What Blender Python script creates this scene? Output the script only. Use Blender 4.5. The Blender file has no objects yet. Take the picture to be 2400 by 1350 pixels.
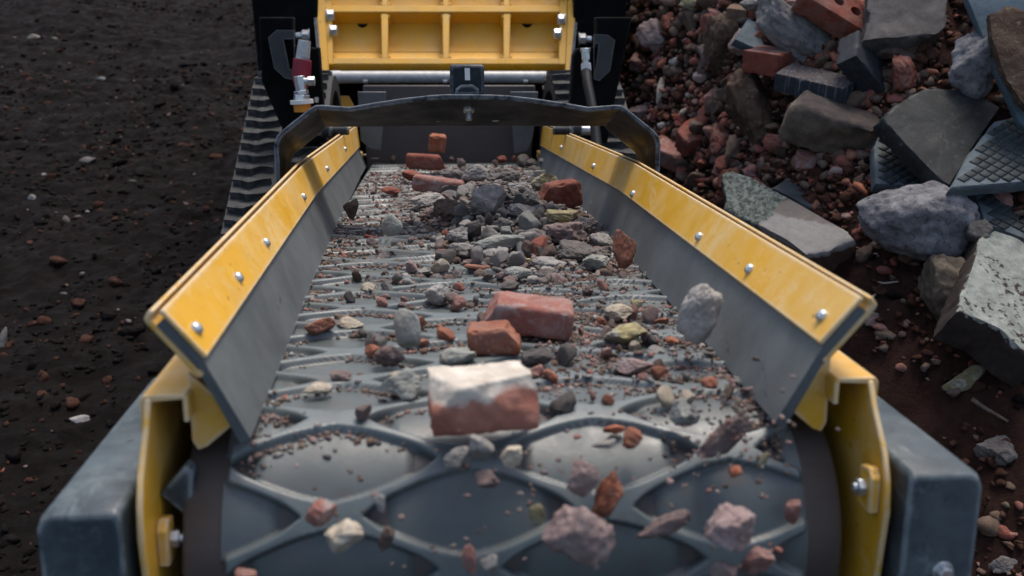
import bpy, math, random
import numpy as np
from mathutils import Matrix, Vector

# ------------------------------------------------------------------ camera, sky, sun, exposure
sc = bpy.context.scene
F = 2338.0                                     # focal length in photo pixels
def nz(a): a = np.array(a, float); return a / np.linalg.norm(a)
_p = nz([28000, -475, F])
_d = nz([-205, -575, F]); _d = nz(_d - _p * (_d @ _p))
_n = -np.cross(_p, _d); _n = -_n if _n[1] > 0 else _n
RB = np.array([_p, _d, _n])                    # camera axes -> conveyor axes
CB = np.array([-0.0761, 0.0, 0.3316])          # camera in conveyor axes (x across, y along, z off the belt)
TH = math.radians(14)                          # slope of the conveyor
GZ = 1.23                                      # height of the conveyor origin over the ground
TM = np.array([[1, 0, 0], [0, math.cos(TH), math.sin(TH)], [0, -math.sin(TH), math.cos(TH)]])
def BW(P):                                     # conveyor axes -> world
    P = np.asarray(P, float); return P @ TM.T + np.array([0, 0, GZ])
CW = BW(CB); RW = TM @ RB
cam = bpy.data.cameras.new('camera'); camo = bpy.data.objects.new('camera', cam)
sc.collection.objects.link(camo); sc.camera = camo
cam.sensor_width = 36; cam.lens = F / 2400 * 36; cam.clip_start = 0.02; cam.clip_end = 500
M = np.eye(4); M[:3, 0] = RW[:, 0]; M[:3, 1] = -RW[:, 1]; M[:3, 2] = -RW[:, 2]; M[:3, 3] = CW
camo.matrix_world = Matrix(M.tolist())
cam.dof.use_dof = True; cam.dof.focus_distance = 1.75; cam.dof.aperture_fstop = 5.6

SUN_EL, SUN_AZ = 64, 22                       # degrees; azimuth from +Y towards +X
w = bpy.data.worlds.new('World'); sc.world = w; w.use_nodes = True
nt = w.node_tree; bg = nt.nodes['Background']
sky = nt.nodes.new('ShaderNodeTexSky'); sky.sky_type = 'NISHITA'; sky.sun_disc = False; sky.dust_density = 3.5; sky.ozone_density = .25
sky.sun_elevation = math.radians(SUN_EL); sky.sun_rotation = math.radians(SUN_AZ)
nt.links.new(sky.outputs[0], bg.inputs[0]); bg.inputs[1].default_value = 0.125
sl = bpy.data.lights.new('sun', 'SUN'); sl.energy = 1.3; sl.angle = math.radians(18); sl.color = (1, .94, .86)
so = bpy.data.objects.new('sun', sl); sc.collection.objects.link(so)
e, a = math.radians(SUN_EL), math.radians(SUN_AZ)
so.rotation_euler = Vector((math.sin(a) * math.cos(e), math.cos(a) * math.cos(e), math.sin(e))).to_track_quat('Z', 'Y').to_euler()
so.location = (0, 0, 8)
vs = sc.view_settings; vs.view_transform = 'Standard'; vs.look = 'None'; vs.exposure = 0.80; vs.gamma = 1; vs.use_curve_mapping = False

# ------------------------------------------------------------------ pixel rays of the photo (2400 x 1350)
def bray(px, py): return RB @ np.array([(px - 1200) / F, (py - 675) / F, 1.0])
def onz(px, py, z=0.0): r = bray(px, py); t = (z - CB[2]) / r[2]; return CB + t * r
def onx(px, py, x): r = bray(px, py); t = (x - CB[0]) / r[0]; return CB + t * r
def ony(px, py, y): r = bray(px, py); t = y / r[1]; return CB + t * r
def depth(Pw): return float((np.asarray(Pw) - CW) @ RW[:, 2])

# ------------------------------------------------------------------ numpy noise
def _h(ix, iy, iz, s):
    h = (ix * 374761393 + iy * 668265263 + iz * 2147483647 + s * 1274126177) & 0xffffffff
    h = ((h ^ (h >> 13)) * 1274126177) & 0xffffffff
    h = ((h ^ (h >> 16)) * 2246822519) & 0xffffffff
    return ((h ^ (h >> 15)) & 0xffff) / 65535.0
def vnoise(P, s=0):
    P = np.asarray(P, float); i = np.floor(P).astype(np.int64); f = P - i; f = f * f * (3 - 2 * f)
    x, y, z = i.T; fx, fy, fz = f.T; r = 0
    for dx in (0, 1):
        for dy in (0, 1):
            for dz in (0, 1):
                r = r + _h(x + dx, y + dy, z + dz, s) * (fx if dx else 1 - fx) * (fy if dy else 1 - fy) * (fz if dz else 1 - fz)
    return r * 2 - 1
def fbm(P, o=4, s=0, g=.5):
    P = np.asarray(P, float); r = 0; a = 1; t = 0
    for k in range(o): r = r + a * vnoise(P * 2.03 ** k + 17.3 * k, s + k); t += a; a *= g
    return r / t
def sst(a, b, x): t = np.clip((x - a) / (b - a), 0, 1); return t * t * (3 - 2 * t)

# ------------------------------------------------------------------ materials
MATS = {}
class NT:
    def __init__(s, name):
        s.m = bpy.data.materials.new(name); s.m.use_nodes = True; s.t = s.m.node_tree
        s.b = s.t.nodes['Principled BSDF']; s.tc = s.n('ShaderNodeTexCoord'); s.co = s.tc.outputs['Object']; MATS[name] = s.m
    def n(s, t, **k):
        x = s.t.nodes.new(t)
        for q, v in k.items(): setattr(x, q, v)
        return x
    def l(s, a, b): s.t.links.new(a, b)
    def offset(s):                                     # a different patch of the texture for each object
        oi = s.n('ShaderNodeObjectInfo'); v = s.n('ShaderNodeVectorMath', operation='SCALE'); cb = s.n('ShaderNodeCombineXYZ')
        for i in range(3): s.l(oi.outputs['Random'], cb.inputs[i])
        v.inputs['Scale'].default_value = 37; s.l(cb.outputs[0], v.inputs[0])
        ad = s.n('ShaderNodeVectorMath', operation='ADD'); s.l(s.tc.outputs['Object'], ad.inputs[0]); s.l(v.outputs[0], ad.inputs[1]); s.co = ad.outputs[0]; s.oi = oi
    def noise(s, scale, det=6, rough=.6, stretch=None, dist=0):
        x = s.n('ShaderNodeTexNoise'); x.inputs['Scale'].default_value = scale; x.inputs['Detail'].default_value = det; x.inputs['Roughness'].default_value = rough; x.inputs['Distortion'].default_value = dist
        c = s.co
        if stretch:
            mp = s.n('ShaderNodeMapping'); mp.inputs['Scale'].default_value = stretch[:3]
            if len(stretch) > 3: mp.inputs['Rotation'].default_value = stretch[3]
            s.l(c, mp.inputs[0]); c = mp.outputs[0]
        s.l(c, x.inputs['Vector']); return x.outputs['Fac']
    def vor(s, scale, feature='F1'):
        x = s.n('ShaderNodeTexVoronoi', feature=feature); x.inputs['Scale'].default_value = scale; s.l(s.co, x.inputs['Vector']); return x
    def ramp(s, fac, stops):
        r = s.n('ShaderNodeValToRGB'); el = r.color_ramp.elements
        while len(el) < len(stops): el.new(.5)
        for q, (p, c) in zip(el, stops): q.position = p; q.color = (*(c if hasattr(c, '__len__') else (c, c, c)), 1)
        s.l(fac, r.inputs[0]); return r.outputs[0]
    def mix(s, fac, a, b, mode='MIX'):
        x = s.n('ShaderNodeMix', data_type='RGBA', blend_type=mode)
        for k, v in ((0, fac), (6, a), (7, b)):
            if hasattr(v, 'is_linked') or hasattr(v, 'links'): s.l(v, x.inputs[k])
            elif k == 0: x.inputs[0].default_value = v
            else: x.inputs[k].default_value = (*v, 1)
        return x.outputs[2]
    def math(s, op, a, b=0.0):
        x = s.n('ShaderNodeMath', operation=op)
        for k, v in ((0, a), (1, b)):
            if hasattr(v, 'links'): s.l(v, x.inputs[k])
            else: x.inputs[k].default_value = v
        return x.outputs[0]
    def bump(s, h, strength=.4, dist=.002):
        x = s.n('ShaderNodeBump'); x.inputs['Strength'].default_value = strength; x.inputs['Distance'].default_value = dist
        s.l(h, x.inputs['Height'])
        if s.b.inputs['Normal'].is_linked: s.l(s.b.inputs['Normal'].links[0].from_socket, x.inputs['Normal'])
        s.l(x.outputs[0], s.b.inputs['Normal'])
    def out(s, col=None, rough=.8, metal=0, spec=None):
        if col is not None:
            if hasattr(col, 'links'): s.l(col, s.b.inputs['Base Color'])
            else: s.b.inputs['Base Color'].default_value = (*col, 1)
        if hasattr(rough, 'links'): s.l(rough, s.b.inputs['Roughness'])
        else: s.b.inputs['Roughness'].default_value = rough
        s.b.inputs['Metallic'].default_value = metal
        if spec is not None: s.b.inputs['Specular IOR Level'].default_value = spec
        return s.m
    def edge(s, r=.007, lo=.008, hi=.07):              # worn edges: how far the rounded normal leaves the true one
        bv = s.n('ShaderNodeBevel', samples=4); bv.inputs['Radius'].default_value = r
        ge = s.n('ShaderNodeNewGeometry'); d = s.n('ShaderNodeVectorMath', operation='DOT_PRODUCT')
        s.l(bv.outputs[0], d.inputs[0]); s.l(ge.outputs['Normal'], d.inputs[1])
        k = s.math('SUBTRACT', 1.0, d.outputs['Value'])
        nn = s.noise(55, 5, .7); k = s.math('MULTIPLY', k, s.ramp(nn, [(.35, 0), (.6, 1)]))
        return s.ramp(k, [(lo, 0), (hi, 1)])

def painted(name, base, dark, dust, wear, rough=.42, dustamt=.5, scratch=.5, wearamt=.9):
    k = NT(name)
    c = k.mix(k.noise(5, 5), base, dark)
    du = k.ramp(k.noise(9, 7, .68), [(.42, 0), (.72, dustamt)])
    c = k.mix(du, c, dust)
    sf = k.ramp(k.noise(6.5, 9, .82), [(.53, 0), (.60, dustamt * .8)]); c = k.mix(sf, c, dust)
    st = k.ramp(k.noise(30, 6, .75, (1, .12, 1, (.3, .5, .2))), [(.58, 0), (.66, scratch)])
    c = k.mix(st, c, dust)
    sp = k.ramp(k.noise(85, 4, .65), [(.66, 0), (.70, .85)])
    c = k.mix(sp, c, tuple(x * .35 for x in dark))
    c = k.mix(k.math('MULTIPLY', k.edge(), wearamt), c, wear)
    k.bump(k.noise(160, 4), .12, .001)
    if name in ('black_panel', 'dark_paint'): k.b.inputs['Specular IOR Level'].default_value = .12 if name == 'black_panel' else .3
    r = k.ramp(k.noise(14, 6), [(.3, rough - .1), (.75, rough + .3)])
    return k.out(c, r)
painted('yellow_paint', (.70, .375, .022), (.60, .305, .014), (.68, .50, .24), (.62, .55, .42), .42, .65, .5)
painted('hopper_yellow', (.68, .345, .010), (.58, .285, .008), (.45, .30, .09), (.25, .2, .12), .42, .45, .4, .6)
painted('dark_paint', (.010, .016, .022), (.007, .010, .013), (.035, .040, .043), (.30, .32, .34), .5, .3, .5)
painted('slate_paint', (.030, .046, .056), (.017, .028, .036), (.135, .165, .168), (.26, .30, .31), .42, .7, .7)
painted('black_panel', (.0022, .0022, .0025), (.0016, .0016, .0016), (.004, .004, .004), (.012, .012, .012), .75, .2, .1)
painted('bracket_grey', (.022, .022, .023), (.016, .016, .017), (.04, .04, .04), (.09, .09, .09), .5, .3, .2)
k = NT('steel'); c = k.mix(k.noise(40, 5), (.52, .54, .54), (.32, .33, .33)); k.bump(k.noise(130, 4), .15, .001); k.out(c, k.ramp(k.noise(60, 4), [(.3, .25), (.7, .5)]), .85)
k = NT('bolt_zinc'); c = k.mix(k.noise(200, 4), (.66, .68, .68), (.42, .44, .44)); k.out(c, .33, .8)
k = NT('pipe_steel'); c = k.mix(k.ramp(k.noise(30, 6, .7), [(.4, 0), (.65, 1)]), (.36, .36, .345), (.50, .49, .47)); k.bump(k.noise(150, 4), .2, .001); k.out(c, .5, .2)
k = NT('skirt_rubber'); c = k.mix(k.ramp(k.noise(7, 7, .7), [(.35, 0), (.7, 1)]), (.070, .080, .083), (.130, .143, .145))
c = k.mix(k.ramp(k.noise(45, 5, .75, (1, .25, 1)), [(.63, 0), (.7, .8)]), c, (.030, .031, .032)); c = k.mix(k.ramp(k.noise(140, 3), [(.7, 0), (.76, .6)]), c, (.3, .28, .26))
k.bump(k.noise(120, 5), .2, .001); k.out(c, k.ramp(k.noise(10, 5), [(.3, .40), (.7, .62)]))
k = NT('belt_rubber')
at = k.n('ShaderNodeAttribute', attribute_name='rib'); base = k.mix(k.noise(25, 6, .7), (.050, .061, .062), (.088, .104, .103))
top = k.mix(k.noise(30, 6, .7), (.078, .095, .096), (.125, .148, .147)); c = k.mix(at.outputs['Fac'], base, top); a2 = k.n('ShaderNodeAttribute', attribute_name='groove'); c = k.mix(a2.outputs['Fac'], c, (.008, .010, .011))  # grooves go near black: shade of the sharp cell corners painted into the rubber
c = k.mix(k.ramp(k.noise(38, 7, .75), [(.54, 0), (.70, .75)]), c, (.095, .066, .052)); k.bump(k.noise(170, 5), .22, .001); k.out(c, k.ramp(k.noise(20, 6, .7), [(.35, .34), (.65, .56)]), 0, .6)
k = NT('pulley_rubber'); c = k.mix(k.noise(20, 6, .7, (1, 6, 6)), (.045, .036, .033), (.085, .070, .064)); k.bump(k.noise(60, 5, .6, (6, 1, 1)), .25, .001); k.out(c, .5)
k = NT('track_rubber'); c = k.mix(k.noise(15, 6), (.008, .011, .012), (.022, .024, .024)); k.bump(k.noise(90, 5), .3, .002); k.out(c, .7)
k = NT('track_lug_rubber'); c = k.mix(k.ramp(k.noise(28, 6, .7), [(.42, 0), (.62, 1)]), (.010, .011, .011), (.070, .068, .065)); k.bump(k.noise(90, 5), .4, .002); k.out(c, .8)
k = NT('hose_black'); k.out((.006, .007, .008), .6, 0, .2)
k = NT('sleeve_red'); c = k.mix(k.noise(30, 4), (.26, .012, .03), (.18, .008, .02)); k.out(c, .6)
k = NT('ring_orange'); k.out((.62, .22, .01), .5)
k = NT('label_white'); k.out((.62, .62, .60), .5)
k = NT('seal_white'); k.out((.7, .68, .62), .5)
k = NT('label_ink'); k.out((.02, .02, .02), .5)

def rockmat(name, cols, scale=45, bump=.6, rough=.88, speck=None, speckamt=.5, fine=190, veins=None):
    k = NT(name); k.offset()
    c = k.ramp(k.noise(scale, 8, .66, None, .4), [(.28 + .44 * i / (len(cols) - 1), q) for i, q in enumerate(cols)])
    br = k.n('ShaderNodeHueSaturation'); vv = k.ramp(k.oi.outputs['Random'], [(0, .78), (1, 1.22)])
    k.l(vv, br.inputs['Value']); k.l(c, br.inputs['Color']); c = br.outputs[0]
    if speck: c = k.mix(k.ramp(k.noise(fine, 5, .7), [(.56, 0), (.66, speckamt)]), c, speck)
    if veins: c = k.mix(k.ramp(k.noise(scale * .6, 7, .72, None, 1.2), [(.52, 0), (.6, veins[1])]), c, veins[0])
    if name.split('_')[0] in ('stone', 'brick') and name != 'brick_blue': c = k.mix(k.ramp(k.noise(22, 7, .72), [(.42, .04), (.68, .46)]), c, (.20, .172, .15))      # grey brown crusher dust
    k.bump(k.noise(scale * 1.6, 8, .7), bump, .006); k.bump(k.noise(scale * 7, 5, .7), bump * .8, .0030)
    return k.out(c, rough, 0, .08 if name.startswith('clod') else .22)
rockmat('stone_grey', [(.13, .122, .112), (.25, .236, .22), (.38, .365, .34)], speck=(.42, .41, .39))
rockmat('stone_dark', [(.050, .043, .039), (.11, .098, .091), (.20, .186, .172)], speck=(.2, .19, .18))
rockmat('stone_white', [(.21, .195, .175), (.34, .32, .29), (.46, .44, .405)], speck=(.24, .20, .18), speckamt=.4)
rockmat('stone_cream', [(.32, .26, .19), (.48, .41, .31), (.58, .53, .43)], speck=(.3, .2, .12), speckamt=.4)
rockmat('stone_green', [(.17, .175, .15), (.27, .28, .25), (.36, .37, .34)], speck=(.12, .11, .1), speckamt=.3)
rockmat('stone_moss', [(.13, .11, .06), (.28, .24, .11), (.44, .40, .22)], speck=(.09, .06, .04), speckamt=.5, veins=((.34, .33, .30), .8))
rockmat('stone_pink', [(.16, .10, .092), (.27, .19, .175), (.38, .30, .28)], speck=(.5, .45, .42), speckamt=.3)
rockmat('stone_mauve', [(.09, .058, .052), (.17, .115, .105), (.27, .205, .19)], speck=(.38, .33, .31), speckamt=.5)
rockmat('stone_brown', [(0.0467, 0.0272, 0.0204), (0.1020, 0.0638, 0.0476), (0.1700, 0.1190, 0.0892)], speck=(0.2380, 0.1700, 0.1360), speckamt=.5)
rockmat('brick_red', [(0.1120, 0.0256, 0.0176), (0.2000, 0.0496, 0.0304), (0.2640, 0.0760, 0.0440)], 40, .4, .9, speck=(0.2880, 0.1600, 0.1200), speckamt=.45)
rockmat('brick_orange', [(.15, .048, .026), (.27, .088, .045), (.36, .14, .08)], 40, .4, .9, speck=(.5, .34, .25), speckamt=.4)
rockmat('brick_dusty', [(0.1700, 0.0553, 0.0408), (0.2550, 0.0978, 0.0748), (0.3060, 0.1870, 0.1615)], 30, .4, .9, speck=(0.3570, 0.2890, 0.2550), speckamt=.5, veins=((0.3060, 0.2550, 0.2380), .8))
rockmat('brick_blue', [(0.0132, 0.0153, 0.0187), (0.0245, 0.0283, 0.0334), (0.0416, 0.0467, 0.0525)], 35, .35, .6, speck=(0.1048, 0.1116, 0.1184), speckamt=.45)
rockmat('brick_tan', [(0.0806, 0.0465, 0.0279), (0.1240, 0.0775, 0.0496), (0.1674, 0.1116, 0.0744)], 40, .4, .9, speck=(0.1860, 0.1364, 0.1054))
rockmat('concrete_light', [(0.1023, 0.0977, 0.0977), (0.2325, 0.2185, 0.2093), (0.3348, 0.3162, 0.3069)], 38, 1.0, .92, speck=(0.0651, 0.0558, 0.0558), speckamt=.7, fine=90)
rockmat('concrete_purple', [(0.0664, 0.0636, 0.0677), (0.1452, 0.1411, 0.1452), (0.2464, 0.2410, 0.2451)], 30, 1.0, .92, speck=(0.0360, 0.0347, 0.0374), speckamt=.8, fine=70)
rockmat('concrete_brown', [(.035, .019, .013), (.080, .050, .035), (.14, .10, .072)], 26, .8, .92, speck=(.19, .15, .11), speckamt=.6, fine=70)
rockmat('slab_grey', [(0.0434, 0.0397, 0.0372), (0.0713, 0.0651, 0.0608), (0.1023, 0.0961, 0.0899)], 16, .35, .85, speck=(0.0310, 0.0248, 0.0248), speckamt=.5, fine=110)
rockmat('slab_slate', [(0.0099, 0.0118, 0.0124), (0.0186, 0.0211, 0.0217), (0.0341, 0.0372, 0.0372)], 14, .3, .6, speck=(0.0806, 0.0868, 0.0868), speckamt=.35, fine=60)
rockmat('slab_bluegrey', [(0.0248, 0.0310, 0.0347), (0.0465, 0.0558, 0.0608), (0.0775, 0.0899, 0.0930)], 14, .3, .6, speck=(0.0186, 0.0217, 0.0236), speckamt=.6, fine=60)
rockmat('slab_blue', [(0.0483, 0.0739, 0.0948), (0.0687, 0.1013, 0.1245), (0.0878, 0.1227, 0.1460)], 14, .25, .55, speck=(0.0336, 0.0429, 0.0475), speckamt=.5, fine=80)
rockmat('tile_dark', [(0.0136, 0.0174, 0.0186), (0.0223, 0.0279, 0.0298), (0.0341, 0.0409, 0.0434)], 30, .3, .6, speck=(0.0744, 0.0992, 0.1116), speckamt=.3)
rockmat('tile_joint', [(0.0543, 0.0690, 0.0763), (0.0805, 0.1001, 0.1099), (0.1134, 0.1379, 0.1477)], 30, .3, .7)
rockmat('clod', [(.0048, .0038, .0034), (.0105, .0084, .0076), (.020, .0165, .0152)], 60, .8, .9)
rockmat('clod_red', [(.026, .012, .0088), (.060, .028, .020), (.115, .060, .042)], 60, .7, .95)
def topped(name, lo, hi, z0, z1, scale=40, bump=.5, nscale=28, amp=.03):          # two layers met at a ragged line (mortar on brick, plaster on stone)
    k = NT(name); k.offset(); sx = k.n('ShaderNodeSeparateXYZ'); k.l(k.tc.outputs['Object'], sx.inputs[0])
    z = k.math('ADD', sx.outputs[2], k.math('MULTIPLY', k.math('SUBTRACT', k.noise(nscale, 6, .6), .5), amp))
    mr = k.n('ShaderNodeMapRange'); mr.inputs[1].default_value = z0; mr.inputs[2].default_value = z1; k.l(z, mr.inputs[0])
    n1 = k.noise(scale, 8, .66); a = k.ramp(n1, [(.3, lo[0]), (.7, lo[1])]); b = k.ramp(n1, [(.3, hi[0]), (.7, hi[1])])
    c = k.mix(mr.outputs[0], a, b); k.bump(k.noise(scale * 1.6, 8, .7), bump, .005); k.bump(k.noise(scale * 7, 5, .7), bump * .7, .0014)
    return k.out(c, .9, 0, .3)
topped('brick_mortar_top', ((.24, .085, .055), (.40, .185, .135)), ((.40, .34, .27), (.66, .60, .51)), .005, .012, amp=.044)
topped('block_limewash', ((0.0235, 0.0167, 0.0147), (0.0503, 0.0369, 0.0322)), ((0.1473, 0.1607, 0.1406), (0.3348, 0.3549, 0.3147)), -.0055, -.003, 45, .7, 75, .036)
k = NT('slab_plaster'); sx = k.n('ShaderNodeSeparateXYZ'); k.l(k.tc.outputs['Object'], sx.inputs[0]); nn = k.math('SUBTRACT', k.noise(11, 7, .65), .5); n2 = k.noise(40, 8, .7)
c = k.mix(n2, (.10, .085, .076), (.19, .168, .152))                                             # bare stone, then pale plaster, then mossy lime
ln = k.math('ADD', k.math('ADD', k.math('MULTIPLY', sx.outputs[0], -.55), k.math('MULTIPLY', sx.outputs[1], -1.0)), k.math('MULTIPLY', nn, .10))
c = k.mix(k.ramp(k.math('ADD', ln, .5), [(.495, 0), (.505, 1)]), c, k.mix(n2, (.17, .158, .145), (.31, .295, .28)))
l2 = k.math('ADD', k.math('ADD', k.math('MULTIPLY', sx.outputs[0], -.8), k.math('MULTIPLY', sx.outputs[1], .9)), k.math('MULTIPLY', nn, .10))
gm = k.mix(k.ramp(k.noise(70, 6, .75), [(.42, 0), (.58, 1)]), (.035, .038, .034), (.15, .175, .158)); c = k.mix(k.ramp(k.math('ADD', l2, .5), [(.545, 0), (.555, 1)]), c, gm)
sd = k.n('ShaderNodeMapRange'); sd.inputs[1].default_value = -.020; sd.inputs[2].default_value = -.012; k.l(k.math('ADD', sx.outputs[2], k.math('MULTIPLY', nn, .03)), sd.inputs[0])
c = k.mix(sd.outputs[0], k.mix(n2, (.045, .022, .017), (.10, .052, .04)), c); k.bump(k.noise(30, 8, .7), .5, .005); k.bump(k.noise(120, 6, .7), .5, .002); k.out(c, .9, 0, .2)
topped('brick_blue_dust', ((0.0150, 0.0188, 0.0244), (0.0366, 0.0436, 0.0520)), ((0.0492, 0.0353, 0.0321), (0.0816, 0.0607, 0.0561)), .020, .027, 40, .3, 40, .008)
topped('brick_grey_top', ((0.1400, 0.0336, 0.0224), (0.2100, 0.0595, 0.0385)), ((0.0980, 0.0875, 0.0840), (0.1820, 0.1645, 0.1540)), .029, .034, 40, .3, 40, .012)
topped('concrete_brick', ((0.0713, 0.0535, 0.0392), (0.1640, 0.1355, 0.0998)), ((0.0321, 0.0250, 0.0236), (0.0535, 0.0428, 0.0392)), .03, .06, 30, .9, 20, .05)
k = MATS['brick_blue_dust'].node_tree; _b = k.nodes['Principled BSDF']; _l = _b.inputs['Base Color'].links[0].from_socket
_w = k.nodes.new('ShaderNodeTexNoise'); _mp = k.nodes.new('ShaderNodeMapping'); _tc = k.nodes.new('ShaderNodeTexCoord'); _mp.inputs['Scale'].default_value = (150, 150, 6); _w.inputs['Scale'].default_value = 1; _w.inputs['Detail'].default_value = 3
k.links.new(_tc.outputs['Object'], _mp.inputs[0]); k.links.new(_mp.outputs[0], _w.inputs['Vector']); _r = k.nodes.new('ShaderNodeValToRGB'); _r.color_ramp.elements[0].position = .56; _r.color_ramp.elements[1].position = .66
k.links.new(_w.outputs['Fac'], _r.inputs[0]); _m = k.nodes.new('ShaderNodeMix'); _m.data_type = 'RGBA'; k.links.new(_r.outputs[0], _m.inputs[0]); k.links.new(_l, _m.inputs[6]); _m.inputs[7].default_value = (.13, .15, .17, 1); k.links.new(_m.outputs[2], _b.inputs['Base Color'])
# the ground: dark soil, redder with brick dust towards the heap
k = NT('soil'); sx = k.n('ShaderNodeSeparateXYZ'); k.l(k.co, sx.inputs[0])
n1 = k.noise(6, 9, .7); dk = k.ramp(n1, [(.3, (.0042, .0032, .0029)), (.55, (.0082, .0064, .0058)), (.75, (.0155, .0125, .0114))])
rd = k.ramp(k.noise(9, 9, .72), [(.3, (.018, .0085, .0066)), (.5, (.042, .0195, .0145)), (.75, (.078, .038, .027))])
mr = k.n('ShaderNodeMapRange'); mr.inputs[1].default_value = .35; mr.inputs[2].default_value = 1.5
ad = k.math('ADD', sx.outputs[0], k.math('MULTIPLY', k.math('SUBTRACT', k.noise(1.6, 5), .5), 1.6)); k.l(ad, mr.inputs[0])
c = k.mix(mr.outputs[0], dk, rd)
c = k.mix(k.ramp(k.noise(2.2, 6, .7), [(.52, 0), (.7, .55)]), c, (.0110, .0092, .0085))
c = k.mix(k.ramp(k.noise(70, 4, .7), [(.7, 0), (.76, .6)]), c, (.045, .041, .038))
k.bump(k.noise(22, 9, .72), .8, .02); k.bump(k.noise(110, 7, .7), .7, .005); k.out(c, k.ramp(k.noise(14, 7, .7), [(.35, .66), (.6, .97)]), 0, .07)

# ------------------------------------------------------------------ mesh helpers
COL = sc.collection
class MB:
    def __init__(s, fr='b'): s.v = []; s.f = []; s.mi = []; s.fr = fr; s.n = 0; s.cur = 0
    def add(s, V, Fs):
        V = np.asarray(V, float); s.v.append(V); s.f += [tuple(int(i) + s.n for i in q) for q in Fs]; s.mi += [s.cur] * len(Fs); s.n += len(V); return s
    def box(s, a, b, R=None, o=(0, 0, 0)):
        (x0, y0, z0), (x1, y1, z1) = a, b
        V = np.array([(x, y, z) for z in (z0, z1) for y in (y0, y1) for x in (x0, x1)], float)
        if R is not None: V = V @ np.asarray(R).T
        return s.add(V + np.array(o), [(0, 2, 3, 1), (4, 5, 7, 6), (0, 1, 5, 4), (1, 3, 7, 5), (3, 2, 6, 7), (2, 0, 4, 6)])
    def prism(s, poly, vec):
        P = np.array(poly, float); n = len(P); V = np.vstack([P, P + np.array(vec)])
        return s.add(V, [tuple(range(n))[::-1], tuple(range(n, 2 * n))] + [(i, (i + 1) % n, n + (i + 1) % n, n + i) for i in range(n)])
    def loft(s, rings, closed=True, caps=True):
        n = len(rings[0]); fs = []
        for r in range(len(rings) - 1):
            for i in range(n if closed else n - 1):
                j = (i + 1) % n; fs.append((r * n + i, r * n + j, (r + 1) * n + j, (r + 1) * n + i))
        if caps and closed: fs += [tuple(range(n))[::-1], tuple(range((len(rings) - 1) * n, len(rings) * n))]
        return s.add(np.vstack(rings), fs)
    def tube(s, path, rad, n=14):
        P = [np.array(q, float) for q in path]; rad = rad if hasattr(rad, '__len__') else [rad] * len(P); rings = []
        up = np.array([.13, .27, .95])
        for i, q in enumerate(P):
            t = nz(P[min(i + 1, len(P) - 1)] - P[max(i - 1, 0)])
            if abs(t @ up) > .95: up = np.array([.9, .3, .1])
            a = nz(np.cross(t, up)); b = np.cross(t, a)
            rings.append(np.array([q + rad[i] * (a * math.cos(u) + b * math.sin(u)) for u in np.linspace(0, 2 * math.pi, n, endpoint=False)]))
        return s.loft(rings)
    def cyl(s, a, b, r, n=20): return s.tube([a, b], r, n)
    def mesh(s, name, off=(0, 0, 0)):
        V = np.vstack(s.v); V = BW(V) if s.fr == 'b' else V
        me = bpy.data.meshes.new(name); me.from_pydata((V - np.array(off)).tolist(), [], s.f)
        return me
    def build(s, name, mats, parent=None, bevel=0, smooth=40, loc=None):
        off = np.array(loc) if loc is not None else (RL[parent.name] if parent else np.zeros(3))
        me = s.mesh(name, off); ms = mats if isinstance(mats, (list, tuple)) else [mats]
        for m in ms: me.materials.append(MATS[m])
        if len(ms) > 1: me.polygons.foreach_set('material_index', s.mi)
        o = link(name, me, parent, smooth)
        if loc is not None and not parent: o.location = loc
        if bevel:
            b = o.modifiers.new('bevel', 'BEVEL'); b.width = bevel; b.segments = 2; b.limit_method = 'ANGLE'; b.angle_limit = .6
        return o
RL = {}
def link(name, me, parent=None, smooth=40):
    if smooth:
        me.polygons.foreach_set('use_smooth', [True] * len(me.polygons)); me.set_sharp_from_angle(angle=math.radians(smooth))
    me.update(); o = bpy.data.objects.new(name, me); COL.objects.link(o)
    if parent: o.parent = parent; RL[o.name] = RL[parent.name]
    return o
def tag(o, label=None, cat=None, group=None, kind=None):
    for q, v in (('label', label), ('category', cat), ('group', group), ('kind', kind)):
        if v: o[q] = v
    return o
def M4(R, t):
    m = np.eye(4); m[:3, :3] = R; m[:3, 3] = t; return Matrix(m.tolist())
def frame(z, x=None):                               # rotation whose Z is z
    z = nz(z); x = np.array(x if x is not None else ((1, 0, 0) if abs(z[0]) < .9 else (0, 1, 0)), float); x = nz(x - z * (x @ z)); return np.stack([x, np.cross(z, x), z], 1)

# ------------------------------------------------------------------ the ground and the rubble slope
def heap(x, y):
    h = .60 * (y - 1.30) + .62 * (x - 1.05); h = np.where(h > 0, h, 0) * sst(.48, 1.0, x)
    return np.minimum(h, 1.5 + .05 * h)
def relief(x, y):
    P = np.stack([x, y, x * 0], 1)
    h = .040 * fbm(P * 2.2, 3, 5) + .028 * fbm(P * 8, 5, 9, .6) + .022 * (np.maximum(0, fbm(P * 15, 3, 12)) ** .7) * (.6 + .8 * fbm(P * 1.7, 2, 14)) + .009 * (1 - np.abs(vnoise(P * 31, 3))) * (fbm(P * 5, 2, 8) > -.2)
    tr = np.exp(-((y - 5.4) / 1.9) ** 2) * sst(-.3, -.9, x)          # old track marks, across
    h = h + tr * .020 * np.abs(np.sin((y + .18 * x + .1 * vnoise(P * 1.5, 4)) * 21)) * (.55 + .45 * vnoise(P * np.array([2.5, 6, 1]), 6))
    return h
def ground_z(x, y): x = np.atleast_1d(np.asarray(x, float)); y = np.atleast_1d(np.asarray(y, float)); return heap(x, y) + relief(x, y)
def hit_ground(px, py, lift=0.0):
    r = TM @ bray(px, py); r = r / np.linalg.norm(r); t = np.arange(.8, 12, .012)
    P = CW + t[:, None] * r; g = heap(P[:, 0], P[:, 1]) + relief(P[:, 0], P[:, 1]) + lift
    i = int(np.argmax(P[:, 2] < g)); return P[i]
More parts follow.
